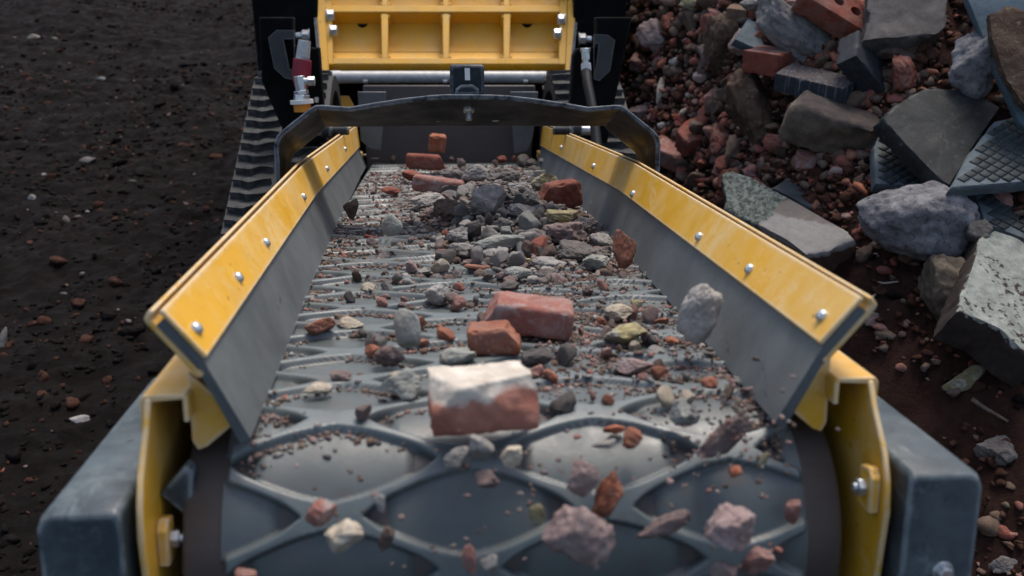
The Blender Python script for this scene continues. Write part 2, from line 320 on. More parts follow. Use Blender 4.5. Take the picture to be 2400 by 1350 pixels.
xs = np.concatenate([[-60, -30, -15, -8, -5, -4.2], np.arange(-3.7, -.45, .0125), np.arange(-.45, .5, .06), np.arange(.5, 2.6, .014), [2.8, 3.2, 4, 6, 9, 15, 30, 60]])
ys = np.concatenate([[-60, -30, -12, -5, -2, 0, .6], np.arange(.9, 4.6, .0125), np.arange(4.6, 8.6, .019), [9, 10, 12, 16, 24, 40, 70, 120]])
X, Y = np.meshgrid(xs, ys); Z = ground_z(X.ravel(), Y.ravel()); V = np.stack([X.ravel(), Y.ravel(), Z], 1)
nx, ny = len(xs), len(ys); I = (np.arange(ny - 1)[:, None] * nx + np.arange(nx - 1)[None]).ravel()
me = bpy.data.meshes.new('ground'); me.from_pydata(V.tolist(), [], np.stack([I, I + 1, I + nx + 1, I + nx], 1).tolist())
me.materials.append(MATS['soil']); tag(link('ground', me, None, 180), 'dark churned soil rising into a red brown rubble slope', None, None, 'structure')

# ------------------------------------------------------------------ rocks and bricks
def ico(n):
    t = (1 + 5 ** .5) / 2
    v = [nz(q) for q in [(-1, t, 0), (1, t, 0), (-1, -t, 0), (1, -t, 0), (0, -1, t), (0, 1, t), (0, -1, -t), (0, 1, -t), (t, 0, -1), (t, 0, 1), (-t, 0, -1), (-t, 0, 1)]]
    f = [(0, 11, 5), (0, 5, 1), (0, 1, 7), (0, 7, 10), (0, 10, 11), (1, 5, 9), (5, 11, 4), (11, 10, 2), (10, 7, 6), (7, 1, 8), (3, 9, 4), (3, 4, 2), (3, 2, 6), (3, 6, 8), (3, 8, 9), (4, 9, 5), (2, 4, 11), (6, 2, 10), (8, 6, 7), (9, 8, 1)]
    for _ in range(n):
        c = {}; g = []
        def mid(a, b):
            q = (min(a, b), max(a, b))
            if q not in c: c[q] = len(v); v.append(nz(v[a] + v[b]))
            return c[q]
        for a, b, d in f:
            x, y, z = mid(a, b), mid(b, d), mid(d, a); g += [(a, x, z), (b, y, x), (d, z, y), (x, y, z)]
        f = g
    return np.array(v), f
ICO = {q: ico(q) for q in (0, 1, 2, 3, 4)}
def rock_verts(seed, dims, sub=3, planes=11, rough=.06, soft=.0, jag=0):
    r = np.random.RandomState(seed); D = ICO[sub][0]
    N = r.normal(size=(planes, 3)); N /= np.linalg.norm(N, axis=1)[:, None]; d = r.uniform(.50, .92, planes) if soft <= .5 else r.uniform(.66, .95, planes)
    dot = np.maximum(D @ N.T, 1e-3); rad = d / dot; kk = 8 if soft > .5 else 34
    rad = -np.log(np.exp(-kk * np.minimum(rad, 1.6)).sum(1) + math.exp(-kk * 1.08)) / kk
    P = D * rad[:, None]; lo, hi = P.min(0), P.max(0); P = (P - (lo + hi) / 2) / (hi - lo)
    nn = fbm(P * 3.5 + seed * 1.7, 4, seed % 97, .6) * rough * 1.5
    if jag: nn = nn - jag * np.abs(fbm(P * 5 + seed, 3, 11)) + jag * .3 * vnoise(P * 17 + seed, 5)
    nn = nn + .018 * vnoise(P * 15 + seed, 8) + (.010 * vnoise(P * 33 + seed, 9) if sub > 2 else 0)
    P = P * (1 + 2 * nn)[:, None]; return P * np.array(dims)
def mesh_of(name, V, Fs, mats, mi=None):
    me = bpy.data.meshes.new(name); me.from_pydata(np.asarray(V).tolist(), [], Fs)
    for m in (mats if isinstance(mats, (list, tuple)) else [mats]): me.materials.append(MATS[m])
    if mi is not None: me.polygons.foreach_set('material_index', mi)
    me.polygons.foreach_set('use_smooth', [True] * len(me.polygons)); me.set_sharp_from_angle(angle=math.radians(50)); return me
def box_grid(dims, n=9):
    L = np.array(dims, float); V = []; Fs = []; key = {}
    cnt = [max(3, int(round(n * q / max(L)))) for q in L]
    def vid(i, j, k2):
        q = (i, j, k2)
        if q not in key: key[q] = len(V); V.append([i / cnt[0] - .5, j / cnt[1] - .5, k2 / cnt[2] - .5])
        return key[q]
    for ax in range(3):
        b, c = (ax + 1) % 3, (ax + 2) % 3
        for side in (0, cnt[ax]):
            for i in range(cnt[b]):
                for j in range(cnt[c]):
                    q = []
                    for di, dj in ((0, 0), (1, 0), (1, 1), (0, 1)):
                        t = [0, 0, 0]; t[ax] = side; t[b] = i + di; t[c] = j + dj; q.append(vid(*t))
                    Fs.append(tuple(q if side else q[::-1]))
    return np.array(V) * L, Fs
def brick_verts(seed, dims, n=22, wear=.05, cuts=(), rough=.02):
    V, Fs = box_grid(dims, n); L = np.array(dims); r = np.random.RandomState(seed); m = min(dims)
    rr = m * wear; q = np.clip(V, -L / 2 + rr, L / 2 - rr); dv = V - q; ln = np.linalg.norm(dv, axis=1); k = ln > 1e-9
    V[k] = q[k] + dv[k] / ln[k][:, None] * np.minimum(ln[k], rr)[:, None]
    for (cn, cd) in cuts:                                                   # a broken end: what lies beyond the plane is pushed back to it
        cn = nz(cn); over = (V @ cn) - cd * m / 2 + .05 * m * fbm(V / m * 4 + seed, 3, 3); V = V - np.maximum(over, 0)[:, None] * cn
    ed = np.sort(np.abs(V) / (L / 2), axis=1)[:, 1]                          # 1 on the edges
    chip = sst(.75, 1, ed) * np.maximum(0, fbm(V / m * 2.6 + seed * 3.1, 3, seed % 50) - .12) * m * .35
    V = V - V / (np.linalg.norm(V, axis=1)[:, None] + 1e-9) * chip[:, None]
    return V + (fbm(V / m * 5 + seed, 4, 7) * rough * m)[:, None] * V / (np.linalg.norm(V, axis=1)[:, None] + 1e-9), Fs
def rot(rx=0, ry=0, rz=0):
    from mathutils import Euler
    return np.array(Euler((math.radians(rx), math.radians(ry), math.radians(rz))).to_matrix())
def put(name, me, Rw, Pw, label, cat, group=None):
    o = bpy.data.objects.new(name, me); COL.objects.link(o); o.matrix_world = M4(Rw, Pw); return tag(o, label, cat, group)

exec_parts = []
# ================================================================== the machine
ROOT = bpy.data.objects.new('mobile_crusher', None); COL.objects.link(ROOT); ROOT.location = (0, 3.2, 0); RL['mobile_crusher'] = np.array([0, 3.2, 0.])
tag(ROOT, 'yellow and black tracked rubble crusher with a loaded discharge conveyor', 'crusher')
def bend(y): return -.035 * np.maximum(0, np.asarray(y, float) - 1.75)

# --- belt with a lattice of raised ribs
PX, PY_, X0, V0 = .232, .093, -.161, .857
def rib(u, v):
    a = (u - X0) / PX; b = (v - V0) / PY_
    s1 = a + b; s2 = a - b; k2 = 1 / math.sqrt(PX ** -2 + PY_ ** -2)
    d1 = np.abs(s1 - np.round(s1)); d2 = np.abs(s2 - np.round(s2))
    node = np.exp(-((d1 * d1 + d2 * d2) / .040)); hw = .0030 + .0105 * node
    d = np.minimum(d1, d2) * k2; return np.clip(1 - (d - hw) / .0034, 0, 1)
RIBH, RD, YC = .0072, .112, .885
us = np.linspace(-.253, .253, 330)
vv = np.concatenate([np.arange(YC - math.pi * RD * 1.02, 1.5, .0018), np.arange(1.5, 2.3, .0024), np.arange(2.3, 3.3, .0045)])
U, Vv = np.meshgrid(us, vv); u = U.ravel(); v = Vv.ravel(); rb = rib(u, v) * sst(.253, .246, np.abs(u)); rb = rb * rb * (3 - 2 * rb)
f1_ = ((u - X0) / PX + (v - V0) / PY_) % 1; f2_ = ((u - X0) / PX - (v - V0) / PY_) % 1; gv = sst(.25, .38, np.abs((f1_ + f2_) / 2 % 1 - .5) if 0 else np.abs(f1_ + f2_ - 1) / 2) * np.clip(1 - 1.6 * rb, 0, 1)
hh = RIBH * rb - .009 * gv + .0012 * fbm(np.stack([u, v, u * 0], 1) * 18, 2, 4)
ang = np.maximum(0, (YC - v)) / RD; ang = np.minimum(ang, math.pi)
over = np.maximum(0, YC - v - math.pi * RD)
y = np.where(v > YC, v, YC - (RD + hh) * np.sin(ang)) + over; z = np.where(v > YC, hh, -RD + (RD + hh) * np.cos(ang)) + bend(v)
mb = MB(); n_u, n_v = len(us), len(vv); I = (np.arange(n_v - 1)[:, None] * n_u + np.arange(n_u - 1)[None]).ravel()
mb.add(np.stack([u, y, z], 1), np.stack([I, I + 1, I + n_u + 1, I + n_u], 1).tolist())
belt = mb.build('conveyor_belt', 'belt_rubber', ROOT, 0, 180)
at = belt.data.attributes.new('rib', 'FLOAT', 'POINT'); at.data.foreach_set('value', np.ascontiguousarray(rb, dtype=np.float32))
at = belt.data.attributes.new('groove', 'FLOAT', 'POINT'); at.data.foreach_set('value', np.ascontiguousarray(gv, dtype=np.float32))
mb = MB(); mb.add(*(lambda q: (q.v[0], q.f))(MB().box((-.245, YC, -.16), (.245, 3.3, -.11)))); mb.build('belt_bed', 'black_panel', ROOT)
mb = MB()
prof = [(-.286, .06), (-.286, RD - .006), (-.282, RD - .003), (.282, RD - .003), (.286, RD - .006), (.286, .06)]
rings = []
for (xx, rr) in prof: rings.append(np.array([(xx, YC + rr * math.cos(t), -RD + rr * math.sin(t)) for t in np.linspace(0, 2 * math.pi, 72, endpoint=False)]))
mb.loft(rings); mb.build('head_pulley', 'pulley_rubber', ROOT)

# --- the two wings: outer plate, rubber skirt, clamping plate, bolts
T = lambda yy: np.clip((yy - .79) / (3.1 - .79), 0, 1)
def wing_pts(yy):                                   # top edge, foot of the yellow plate, foot of the rubber
    t = T(yy); b = float(bend(yy)); xt = .291
    return np.array([xt, yy, .121 + .010 * t + b]), np.array([.26 + .024 * t, yy + .004, .080 - .014 * t + b]), np.array([.2305 + .035 * t, yy + .018 * (1 - t), .0035 + .002 * t + b])
bolt_px = {-1: [(458, 772), (557, 652), (622, 570), (710, 462), (765, 396), (808, 350)], 1: [(1928, 742), (1758, 632), (1640, 556), (1484, 455), (1392, 390), (1316, 346)]}
def dome_mesh():
    m = MB('w'); rings = [np.array([(r * math.cos(t), r * math.sin(t), h) for t in np.linspace(0, 2 * math.pi, 14, endpoint=False)]) for r, h in ((.0062, -.002), (.0062, .0012), (.0052, .0036), (.003, .0048), (.0004, .0052))]
    m.loft(rings); me = m.mesh('bolt'); me.materials.append(MATS['bolt_zinc']); me.polygons.foreach_set('use_smooth', [True] * len(me.polygons)); me.set_sharp_from_angle(angle=.7); return me
DOME = dome_mesh()
for s in (-1, 1):
    S = np.array([s, 1, 1]); YY = np.concatenate([np.linspace(.79, 1.75, 9), np.linspace(1.9, 3.12, 8)])
    inn, rub, out = [], [], []
    for yy in YY:
        t, yb, rf = wing_pts(yy); nrm = nz(np.cross([0, 1, 0], yb - t)); nrm = nrm if nrm[0] < 0 else -nrm     # towards the belt
        dn = nz(yb - t); wob = .0012 * math.sin(yy * 9 + s)
        inn.append(np.array([t - dn * .001, yb, yb + nrm * .0045, t + nrm * .0045 - dn * .001]) * S)
        mid = yb; rub.append(np.array([t + dn * .006 - nrm * .0004, mid - nrm * .0004, rf + nrm * (.002 + wob), rf - nrm * .008, mid - nrm * .0085, t + dn * .006 - nrm * .0085]) * S)
        oo = -nrm
        out.append(np.array([t - nrm * .0088, t - nrm * .0015 + dn * -.004, t - nrm * .004 - dn * .007, t - nrm * .013 - dn * .004, t - nrm * .014, t - nrm * .014 + dn * .062, t - nrm * .0088 + dn * .062]) * S)
    side = 'left' if s < 0 else 'right'
    for rr, nm, mt, bv in ((rub, 'rubber_skirt', 'skirt_rubber', 0), (out, 'wing_plate', 'yellow_paint', .0015), (inn, 'clamp_plate', 'yellow_paint', .0015)):
        m = MB(); m.loft([q if s < 0 else q[::-1] for q in rr]); ob = m.build(nm, mt, ROOT, bv, 35)
    for (px, py) in bolt_px[s]:
        P = onx(px, py, s * .274)
        for _ in range(4):
            t, yb, rf = wing_pts(P[1]); nrm = nz(np.cross([0, 1, 0], yb - t)); nrm = nrm if nrm[0] < 0 else -nrm; nb = nrm * S; q0 = (t + nrm * .0045) * S
            r = bray(px, py); tt = ((q0 - CB) @ nb) / (r @ nb); P = CB + tt * r
        bo = bpy.data.objects.new('bolt', DOME); COL.objects.link(bo); bo.parent = ob; bo.matrix_local = M4(frame(TM @ nb), BW(P + nb * .0005) - RL[ob.name])
    # edge channel under the wing, running back along the conveyor
    zc = .048
    pr = [(.313, zc), (.316, zc - .004), (.316, zc - .06), (.311, zc - .06), (.311, zc - .006), (.281, zc - .004), (.281, zc - .024), (.2765, zc - .024), (.2765, zc - .003), (.279, zc)]
    m = MB(); rr = [np.array([(s * a, yy, b + float(bend(yy))) for a, b in (pr if s < 0 else pr[::-1])]) for yy in (.80, 1.75, 3.2)]; m.loft(rr); m.build('edge_channel', 'yellow_paint', ROOT, .001)
    # side plate with its curved front edge
    fr = [onx(px, py, .312) for px, py in ((2052, 893), (2060, 950), (2085, 1060), (2092, 1130), (2091, 1200), (2068, 1350))]
    front = [(q[1], q[2]) for q in fr] + [(front_y, -.30) for front_y in (.80,)]
    poly = [(s * .3108, a, b) for a, b in front] + [(s * .3108, 1.25, -.20), (s * .3108, 1.25, .04)]
    m = MB(); m.prism(poly, (-s * .005, 0, 0)); m.build('side_plate', 'yellow_paint', ROOT, .0012)
    # gusset under the wing
    g = [ony(px, py, .82) for px, py in ((1948, 838), (1938, 990), (1925, 1012), (1905, 1005), (1845, 955), (1880, 900))]
    m = MB(); m.prism([(s * q[0], q[1], q[2]) for q in g], (0, .005, 0)); m.build('gusset', 'yellow_paint', ROOT, .001)
    # bearing bolt on a yellow tab
    c = onx(2035, 1140, .30) if s > 0 else onx(392, 1262, -.30)
    m = MB(); m.prism([(s * .3055, c[1] - .012, c[2] - .020), (s * .3055, c[1] + .012, c[2] - .020), (s * .3055, c[1] + .012, c[2] + .016), (s * .3055, c[1] - .004, c[2] + .020), (s * .3055, c[1] - .012, c[2] + .012)], (-s * .009, 0, 0))
    tb = m.build('bolt_tab', 'yellow_paint', ROOT, .0015)
    m = MB(); m.cyl((s * .2965, c[1], c[2]), (s * .2895, c[1], c[2]), .008, 6); m.cyl((s * .2895, c[1], c[2]), (s * .286, c[1], c[2]), .004, 12); m.build('bolt', 'bolt_zinc', tb, .0006)
# grey bearing plate inside the left side plate
m = MB(); m.prism([ony(a, b, .80) for a, b in ((372, 1160), (432, 1095), (452, 1110), (446, 1350), (425, 1350), (428, 1205))], (0, .02, 0)); m.build('bearing_plate', 'slate_paint', ROOT, .002)
# --- the two dark guard boxes at the pulley ends
for s, yb, zt, lab in ((-1, 1.06, -.021, 'dark slate guard box at the left pulley end'), (1, .965, -.012, 'dark slate guard box at the right pulley end')):
    pr = [(.381, -.30), (.381, zt - .012), (.3775, zt - .0035), (.369, zt), (.3215, zt), (.3175, zt - .004), (.3175, -.30)]
    m = MB(); y0 = .731
    rr = [np.array([(s * a, yy, b - (.004 if yy == y0 else 0) * (b > -.2)) for a, b in (pr if s > 0 else pr[::-1])]) for yy in (y0, y0 + .006, yb)]
    m.loft(rr); gb = m.build('pulley_guard', 'slate_paint', ROOT, .002); gb['label'] = lab
    P = ony(2207, 1338, y0) if s > 0 else ony(130, 1420, y0)
    m = MB(); m.cyl(P + (0, .001, 0), P + (0, -.003, 0), .0095, 20); m.cyl(P + (0, -.003, 0), P + (0, -.009, 0), .0068, 6); m.build('bolt', 'bolt_zinc', gb, .0006)

# --- the hoop over the belt
half = [(-.335, -.16), (-.335, .160), (-.330, .176), (-.322, .185), (-.272, .223), (-.262, .2285), (-.250, .229), (-.205, .2255), (-.165, .2325), (-.115, .240), (-.065, .2455), (-.035, .247)]
path = half + [(-a, b - .0008) for a, b in half[::-1]]
WV = np.array([0, .15, -.062]); th = .0085; rings = []
for i, (a, b) in enumerate(path):
    p0 = np.array(path[max(i - 1, 0)]); p1 = np.array(path[min(i + 1, len(path) - 1)]); t = (p1 - p0) / np.linalg.norm(p1 - p0); nn = np.array([t[1], -t[0]])
    ip = np.array([a, 1.735, b]); of = np.array([nn[0], 0, nn[1]]) * th
    wv_ = np.array([0, .15, (.188 - b) if abs(a) < .27 else -.045]); rings.append(np.array([ip, ip + of, ip + of + wv_, ip + wv_]))
m = MB(); m.loft(rings); hoop = m.build('guard_hoop', 'dark_paint', ROOT, .0018, 30)
def hexnut(m, c, ax, r, h, stub=0, sr=.5):
    c = np.array(c, float); ax = nz(ax); m.cyl(c, c + ax * h * .85, r, 6); m.tube([c + ax * h * .85, c + ax * h], [r * .93, r * .80], 18); m.cyl(c - ax * h * .18, c, r * 1.25, 22)
    if stub: m.tube([c + ax * h, c + ax * (h + stub)], r * sr, 14)
wn = nz(np.cross([1, 0, 0], WV)); wn = wn if wn[2] < 0 else -wn
def hoop_pt(px, py):
    r = bray(px, py); q0 = np.array([0, 1.735, .246]); n2 = np.array([0, WV[2], -WV[1]]); t = ((q0 - CB) @ n2) / (r @ n2); return CB + t * r
P = hoop_pt(1098, 246); m = MB(); hexnut(m, P, (0, -.42, -.9), .0105, .014, .014, .55); m.build('nut', 'bolt_zinc', hoop, .0006)
for px in (1027, 1161):
    P = hoop_pt(px, 277); m = MB(); m.tube([P, P + wn * .002, P + wn * .005], [.012, .012, .006], 18); m.build('bolt', 'steel', hoop)
# bracket on the hoop, with its white tag
def Y(px, py, y): return ony(px, py, y)
m = MB(); m.prism([Y(1056, 152, 1.83), Y(1134, 152, 1.83), Y(1135, 160, 1.83), Y(1136, 222, 1.83), Y(1055, 222, 1.83)], (0, .05, 0)); br = m.build('clamp_bracket', 'dark_paint', ROOT, .004)
m = MB(); m.prism([Y(1066, 222, 1.822), Y(1068, 208, 1.822), Y(1080, 199, 1.822), Y(1108, 198, 1.822), Y(1122, 207, 1.822), Y(1124, 222, 1.822)], (0, .012, 0)); m.build('boss', 'dark_paint', br, .003)
m = MB(); m.prism([Y(1089, 160, 1.826), Y(1101, 160, 1.826), Y(1102, 188, 1.826), Y(1090, 188, 1.826)], (0, .006, 0)); m.build('tag', 'label_white', br)

# --- ribbed yellow hopper front
YH = 3.5
HN = np.array([0, -.80, .60]); HV = -HN
def H(px, py, dy=0.0):
    q0 = np.array([0, YH, .24]); r_ = bray(px, py); t = ((q0 - CB) @ HN) / (r_ @ HN); return CB + t * r_ + HV * dy
m = MB(); m.prism([H(735, -260, .03), H(1352, -260, .03), H(1344, 110, .03), H(744, 110, .03)], HV * .012); m.prism([H(744, 110, .03), H(1344, 110, .03), H(1330, 162, -.012), H(760, 162, -.012)], HV * .012); hop = m.build('hopper_front', 'hopper_yellow', ROOT, .002)
def bar(name, pts, dy, parent, mat='hopper_yellow', bev=.003):
    m = MB(); m.prism([H(a, b, dy[0]) for a, b in pts], HV * (dy[1] - dy[0])); return m.build(name, mat, parent, bev)
for (y0, y1) in ((27, 43), (150, 164), (-92, -76), (-210, -195)): bar('cross_rib', [(757, y0), (1330, y0), (1330, y1), (757, y1)], (-.034, .032), hop)
for x0 in (903, 1045, 1186):
    sl = (x0 - 1045) * .03
    for (y0, y1) in ((43.5, 149.5), (-75.5, 26.5), (-194.5, -92.5)):
        bar('stiffener', [(x0 - 8 + sl * .2, y0), (x0 + 8 + sl * .2, y0), (x0 + 8, y1), (x0 - 8, y1)], (-.030, .0295), hop)
        for e_ in (y0 + 5, y1 - 5): bar('weld', [(x0 - 14, e_ - 5), (x0 + 14, e_ - 5), (x0 + 10, e_ + 5), (x0 - 10, e_ + 5)], (-.027, .028), hop, 'hopper_yellow', .004)
for s_, sgn in (([(722, -260), (748, -260), (778, 250), (760, 250)], 1), ([(1362, -260), (1340, -260), (1318, 250), (1335, 250)], -1)):
    bar('side_flange', s_, (-.042, .05), hop)
for pts in ([(757, -260), (770, -260), (784, 165), (765, 165)], [(1330, -260), (1318, -260), (1306, 165), (1325, 165)]): bar('inner_flange', pts, (-.036, -.024), hop, 'hopper_yellow', .002)
for pts in ([(739, 62), (746, 62), (765, 248), (757, 248)], [(1349, 72), (1343, 72), (1324, 248), (1332, 248)]): bar('worn_strip', pts, (-.047, -.0425), hop, 'dark_paint', .001)
for px, py, ax in ((705, 48, -1), (712, 84, -1), (1376, 54, 1), (1369, 92, 1), (1380, -4, 1), (700, -10, -1)):
    P = H(px + ax * -12, py, .0); m = MB(); hexnut(m, P, (ax, 0, 0), .021, .026, .018, .62); m.build('nut', 'bolt_zinc', hop, .001)
for px, py, ax in ((771, 52, 1), (778, 88, 1), (1318, 62, -1), (1309, 95, -1), (770, -4, 1), (1318, 2, -1)):
    P = H(px, py, -.035); m = MB(); hexnut(m, P, (ax, 0, 0), .020, .022, 0); m.build('nut', 'bolt_zinc', hop, .001)
for px in (848, 1237):
    bar('drain_hole', [(px - 13, 44), (px + 13, 44), (px + 8, 50), (px, 53), (px - 8, 50)], (.0285, .0295), hop, 'black_panel', 0)
for pts in ([(772, 204), (815, 204), (826, 225), (830, 250), (800, 250), (782, 225)], [(1322, 204), (1283, 206), (1268, 225), (1262, 250), (1300, 250), (1318, 225)]): bar('lower_plate', pts, (.05, .06), hop)
m = MB(); m.cyl(H(757, 193, -.03), H(1328, 193, -.03), .0205, 28); m.cyl(H(760, 193, -.03), H(800, 193, -.03), .0218, 28)
for px in (858, 1043, 1230): m.cyl(H(px - 5, 205, -.035), H(px + 5, 205, -.035), .007, 10)
m.build('cross_shaft', 'pipe_steel', ROOT)
# body, dark and deep
def body(name, pts, y0, y1, mat='black_panel', bev=.004):
    m = MB(); m.prism([ony(a, b, y0) for a, b in pts], (0, y1 - y0, 0)); return m.build(name, mat, ROOT, bev)
body('body_panel', [(560, -300), (728, -300), (760, 330), (655, 330), (607, 180)], 3.58, 4.6)
body('body_panel', [(1360, -300), (1508, -300), (1438, 260), (1420, 330), (1330, 330)], 3.58, 4.6)
body('body_panel', [(740, 150), (1345, 150), (1330, 420), (755, 420)], 3.75, 3.8)
# lifting brackets with a square hole, each side
for pts_o, pts_i in (([(628, 88), (648, 70), (690, 70), (690, 188), (668, 184), (642, 160)], [(664, 92), (689, 92), (689, 165), (678, 162)]), ([(1442, 94), (1424, 81), (1392, 80), (1392, 186), (1405, 190), (1430, 166)], [(1404, 103), (1393, 103), (1393, 172), (1396, 160)])):
    import bmesh
    Po = [ony(a, b, 2.655) for a, b in pts_o]; m = MB(); n0 = len(Po)
    ci = np.mean([ony(a, b, 3.53) for a, b in pts_i], 0)
    # the inner ring is sampled towards each outer corner so that the plate is a closed frame
    Pi = [ony(a, b, 2.655) for a, b in pts_i]
    def near(q): return min(Pi, key=lambda z: np.linalg.norm(z - q))
    ring = [np.array([o_, near(o_), near(o_) + (0, .009, 0), o_ + (0, .009, 0)]) for o_ in Po]; ring.append(ring[0]); m.loft(ring, True, False)
    m.build('lifting_bracket', 'bracket_grey', ROOT)
body('chassis_plate', [(738, 112), (688, 108), (688, 40), (606, 40), (613, 190), (634, 240), (660, 300), (662, 335), (765, 335), (748, 110)], 2.68, 2.72)
body('chassis_plate', [(1352, 114), (1397, 110), (1397, 40), (1482, 40), (1446, 215), (1436, 262), (1424, 335), (1330, 335), (1344, 130)], 2.68, 2.72)
# hydraulic fittings, left
P = lambda px, py, y=2.62: ony(px, py, y if y < 3.1 else 2.62 + (y - 3.42))
m = MB(); m.tube([P(714, 95), P(709, 138)], [0.0154, 0.0177], 20); hs = m.build('hose_end', 'pipe_steel', ROOT)
m = MB(); m.tube([P(711, 133), P(709, 140), P(706, 180), P(706, 205)], [0.0185, 0.0231, 0.0239, 0.0169], 22); m.build('hose_sleeve', 'sleeve_red', ROOT)
m = MB(); m.cyl(P(701, 178, 3.38), P(706, 214, 3.38), 0.0139, 6); m.cyl(P(708, 190, 3.38), P(722, 190, 3.38), 0.0085, 16); m.cyl(P(721, 190, 3.38), P(738, 190, 3.38), 0.0123, 6); m.cyl(P(705, 212, 3.38), P(707, 222, 3.38), 0.0185, 6); m.cyl(P(707, 222, 3.38), P(707, 238, 3.38), 0.0208, 6); m.build('elbow_fitting', 'bolt_zinc', ROOT, .001)
m = MB(); m.tube([P(707, 234, 3.38), P(708, 243, 3.38)], .029, 22); m.build('seal_ring', 'seal_white', ROOT)
m = MB(); m.tube([P(708, 243, 3.38), P(709, 262, 3.38)], [0.0216, 0.0208], 22); m.build('cap_ring', 'ring_orange', ROOT)
m = MB(); m.cyl(P(742, 228, 3.44), P(742, 240, 3.44), 0.0054, 8); m.build('stud', 'bolt_zinc', ROOT)
# hydraulic hose, right
m = MB(); m.cyl(P(1372, 113), P(1372, 122), 0.0131, 18); m.cyl(P(1372, 121), P(1373, 140), 0.0119, 6); m.cyl(P(1373, 139), P(1373, 149), 0.0092, 16); m.build('hose_fitting', 'bolt_zinc', ROOT, .0008)
m = MB(); m.cyl(P(1373, 148), P(1375, 174), 0.0127, 22); fc = m.build('hose_collar', 'label_white', ROOT)
m = MB(); pts = [(1375, 173), (1377, 195), (1383, 225), (1389, 255), (1394, 290), (1398, 330), (1402, 360), (1404, 400)]; m.tube([P(1374, 170)] + [P(a, b, 2.60 - i * .03) for i, (a, b) in enumerate(pts)], [0.0139, 0.0131] + [.0127] * 7, 14); m.build('hydraulic_hose', 'hose_black', ROOT)
# round pins under the hoop
for a, b, c_ in ((728, 752, -1), (1386, 1345, 1)):
    yq = 2.6; m = MB(); m.cyl(P(a, 306, yq), P(a - c_ * 26, 306, yq), .0125, 20); m.build('pin', 'steel', ROOT, .002)
    m = MB(); m.cyl(P(a - c_ * 24, 306, yq), P(a - c_ * 48, 306, yq), .018, 22); m.cyl(P(a - c_ * 48, 306, yq), P(a - c_ * 90, 306, yq), .0112, 18); m.build('pin_bush', 'dark_paint', ROOT, .002)
# chute end: two side plates and a back
for pts in ([(838, 215), (905, 215), (893, 352), (868, 350), (845, 330)], [(1262, 215), (1196, 215), (1205, 360), (1236, 355), (1250, 320)]): body('chute_cheek', pts, 3.12, 3.135, 'skirt_rubber', .002)
body('chute_back', [(850, 200), (1255, 200), (1245, 400), (860, 400)], 3.22, 3.24, 'pulley_rubber')

# --- rubber tracks
def track(side):
    s = side; path = []
    def arc(cy, cz, r, a0, a1, n): return [(cy + r * math.cos(t), cz + r * math.sin(t)) for t in np.linspace(math.radians(a0), math.radians(a1), n)]
    C1, C2, C3 = (2.28, .27, .235), (3.05, .47, .235), (4.3, .47, .235)
    path += arc(*C1, 270, 106, 20) + arc(2.98, .465, .235, 106, -20, 20) + arc(2.95, .27, .235, -20, -90, 6)
    path = [np.array(q) for q in path]; closed = path + [path[0]]
    seg = [np.linalg.norm(closed[i + 1] - closed[i]) for i in range(len(path))]; cum = np.concatenate([[0], np.cumsum(seg)])
    def at(l):
        i = min(int(np.searchsorted(cum, l, 'right')) - 1, len(path) - 1); f = (l - cum[i]) / seg[i]; p = closed[i] * (1 - f) + closed[i + 1] * f; t = (closed[i + 1] - closed[i]) / seg[i]; return p, t, np.array([-t[1], t[0]])
    xo, xi = (.568 * s, .345 * s) if s < 0 else (.50, .30); rings = []
    for l in np.linspace(0, cum[-1], 120):
        p, t, nn = at(l % cum[-1] if l < cum[-1] else cum[-1] - 1e-6)
        rings.append(np.array([(xo, *(p - nn * .022)), (xi, *(p - nn * .022)), (xi, *(p + nn * .022)), (xo, *(p + nn * .022))]))
    m = MB('w'); m.loft(rings, True, False); tr = m.build('rubber_track', 'track_rubber', ROOT, 0, 50)
    tr['label'] = 'black rubber crawler track with muddy lugs, ' + ('left' if s < 0 else 'right') + ' of the belt'
    def lug(seed):
        m = MB('w'); r = np.random.RandomState(seed)
        xs_ = np.linspace(-.048, .048, 13); top = []
        for x_ in xs_:
            b_ = math.exp(-((x_ - .008) / .011) ** 2); wv = .004 * math.sin(x_ * 60 + seed); w0 = .0028 + .0068 * b_ + .0015 * math.sin(x_ * 90 + seed * 2)
            top.append(np.array([(x_, wv - w0 - .004, -.002), (x_, wv - w0, .017 + .002 * b_), (x_, wv + w0, .017 + .002 * b_), (x_, wv + w0 + .004, -.002)]))
        m.loft(top); me = m.mesh('track_lug'); me.materials.append(MATS['track_lug_rubber']); me.polygons.foreach_set('use_smooth', [True] * len(me.polygons)); me.set_sharp_from_angle(angle=.8); return me
    lugs = [lug(q) for q in range(3)]
    L0 = cum[19]; k_ = 0
    for l in np.arange(cum[6], cum[30], .053):
        p, t, nn = at(l); nn = -nn
        nn = nn if (nn @ (p - np.array([3.1, .35]))) > 0 else -nn
        for xc, rw in ((.516, 0), (.405, .028)) if s < 0 else ((.448, 0), (.345, .028)):
            p2, t2, n2 = at(l + rw); n2 = n2 if (n2 @ (p2 - np.array([3.1, .35]))) > 0 else -n2
            R = np.stack([np.array([s * 1.0, 0, 0]), np.cross([0, n2[0], n2[1]], [s * 1.0, 0, 0]), np.array([0, n2[0], n2[1]])], 1)
            o = bpy.data.objects.new('track_lug', lugs[k_ % 3]); k_ += 1; COL.objects.link(o); o.parent = tr; o.matrix_local = M4(R, np.array([s * xc, *(p2 + n2 * .021)]) - RL[tr.name])
    m = MB('w'); m.box((s * .36, 2.3, .16), (s * (.55 if s < 0 else .49), 2.95, .42)); m.build('track_frame', 'black_panel', ROOT)
track(-1); track(1)

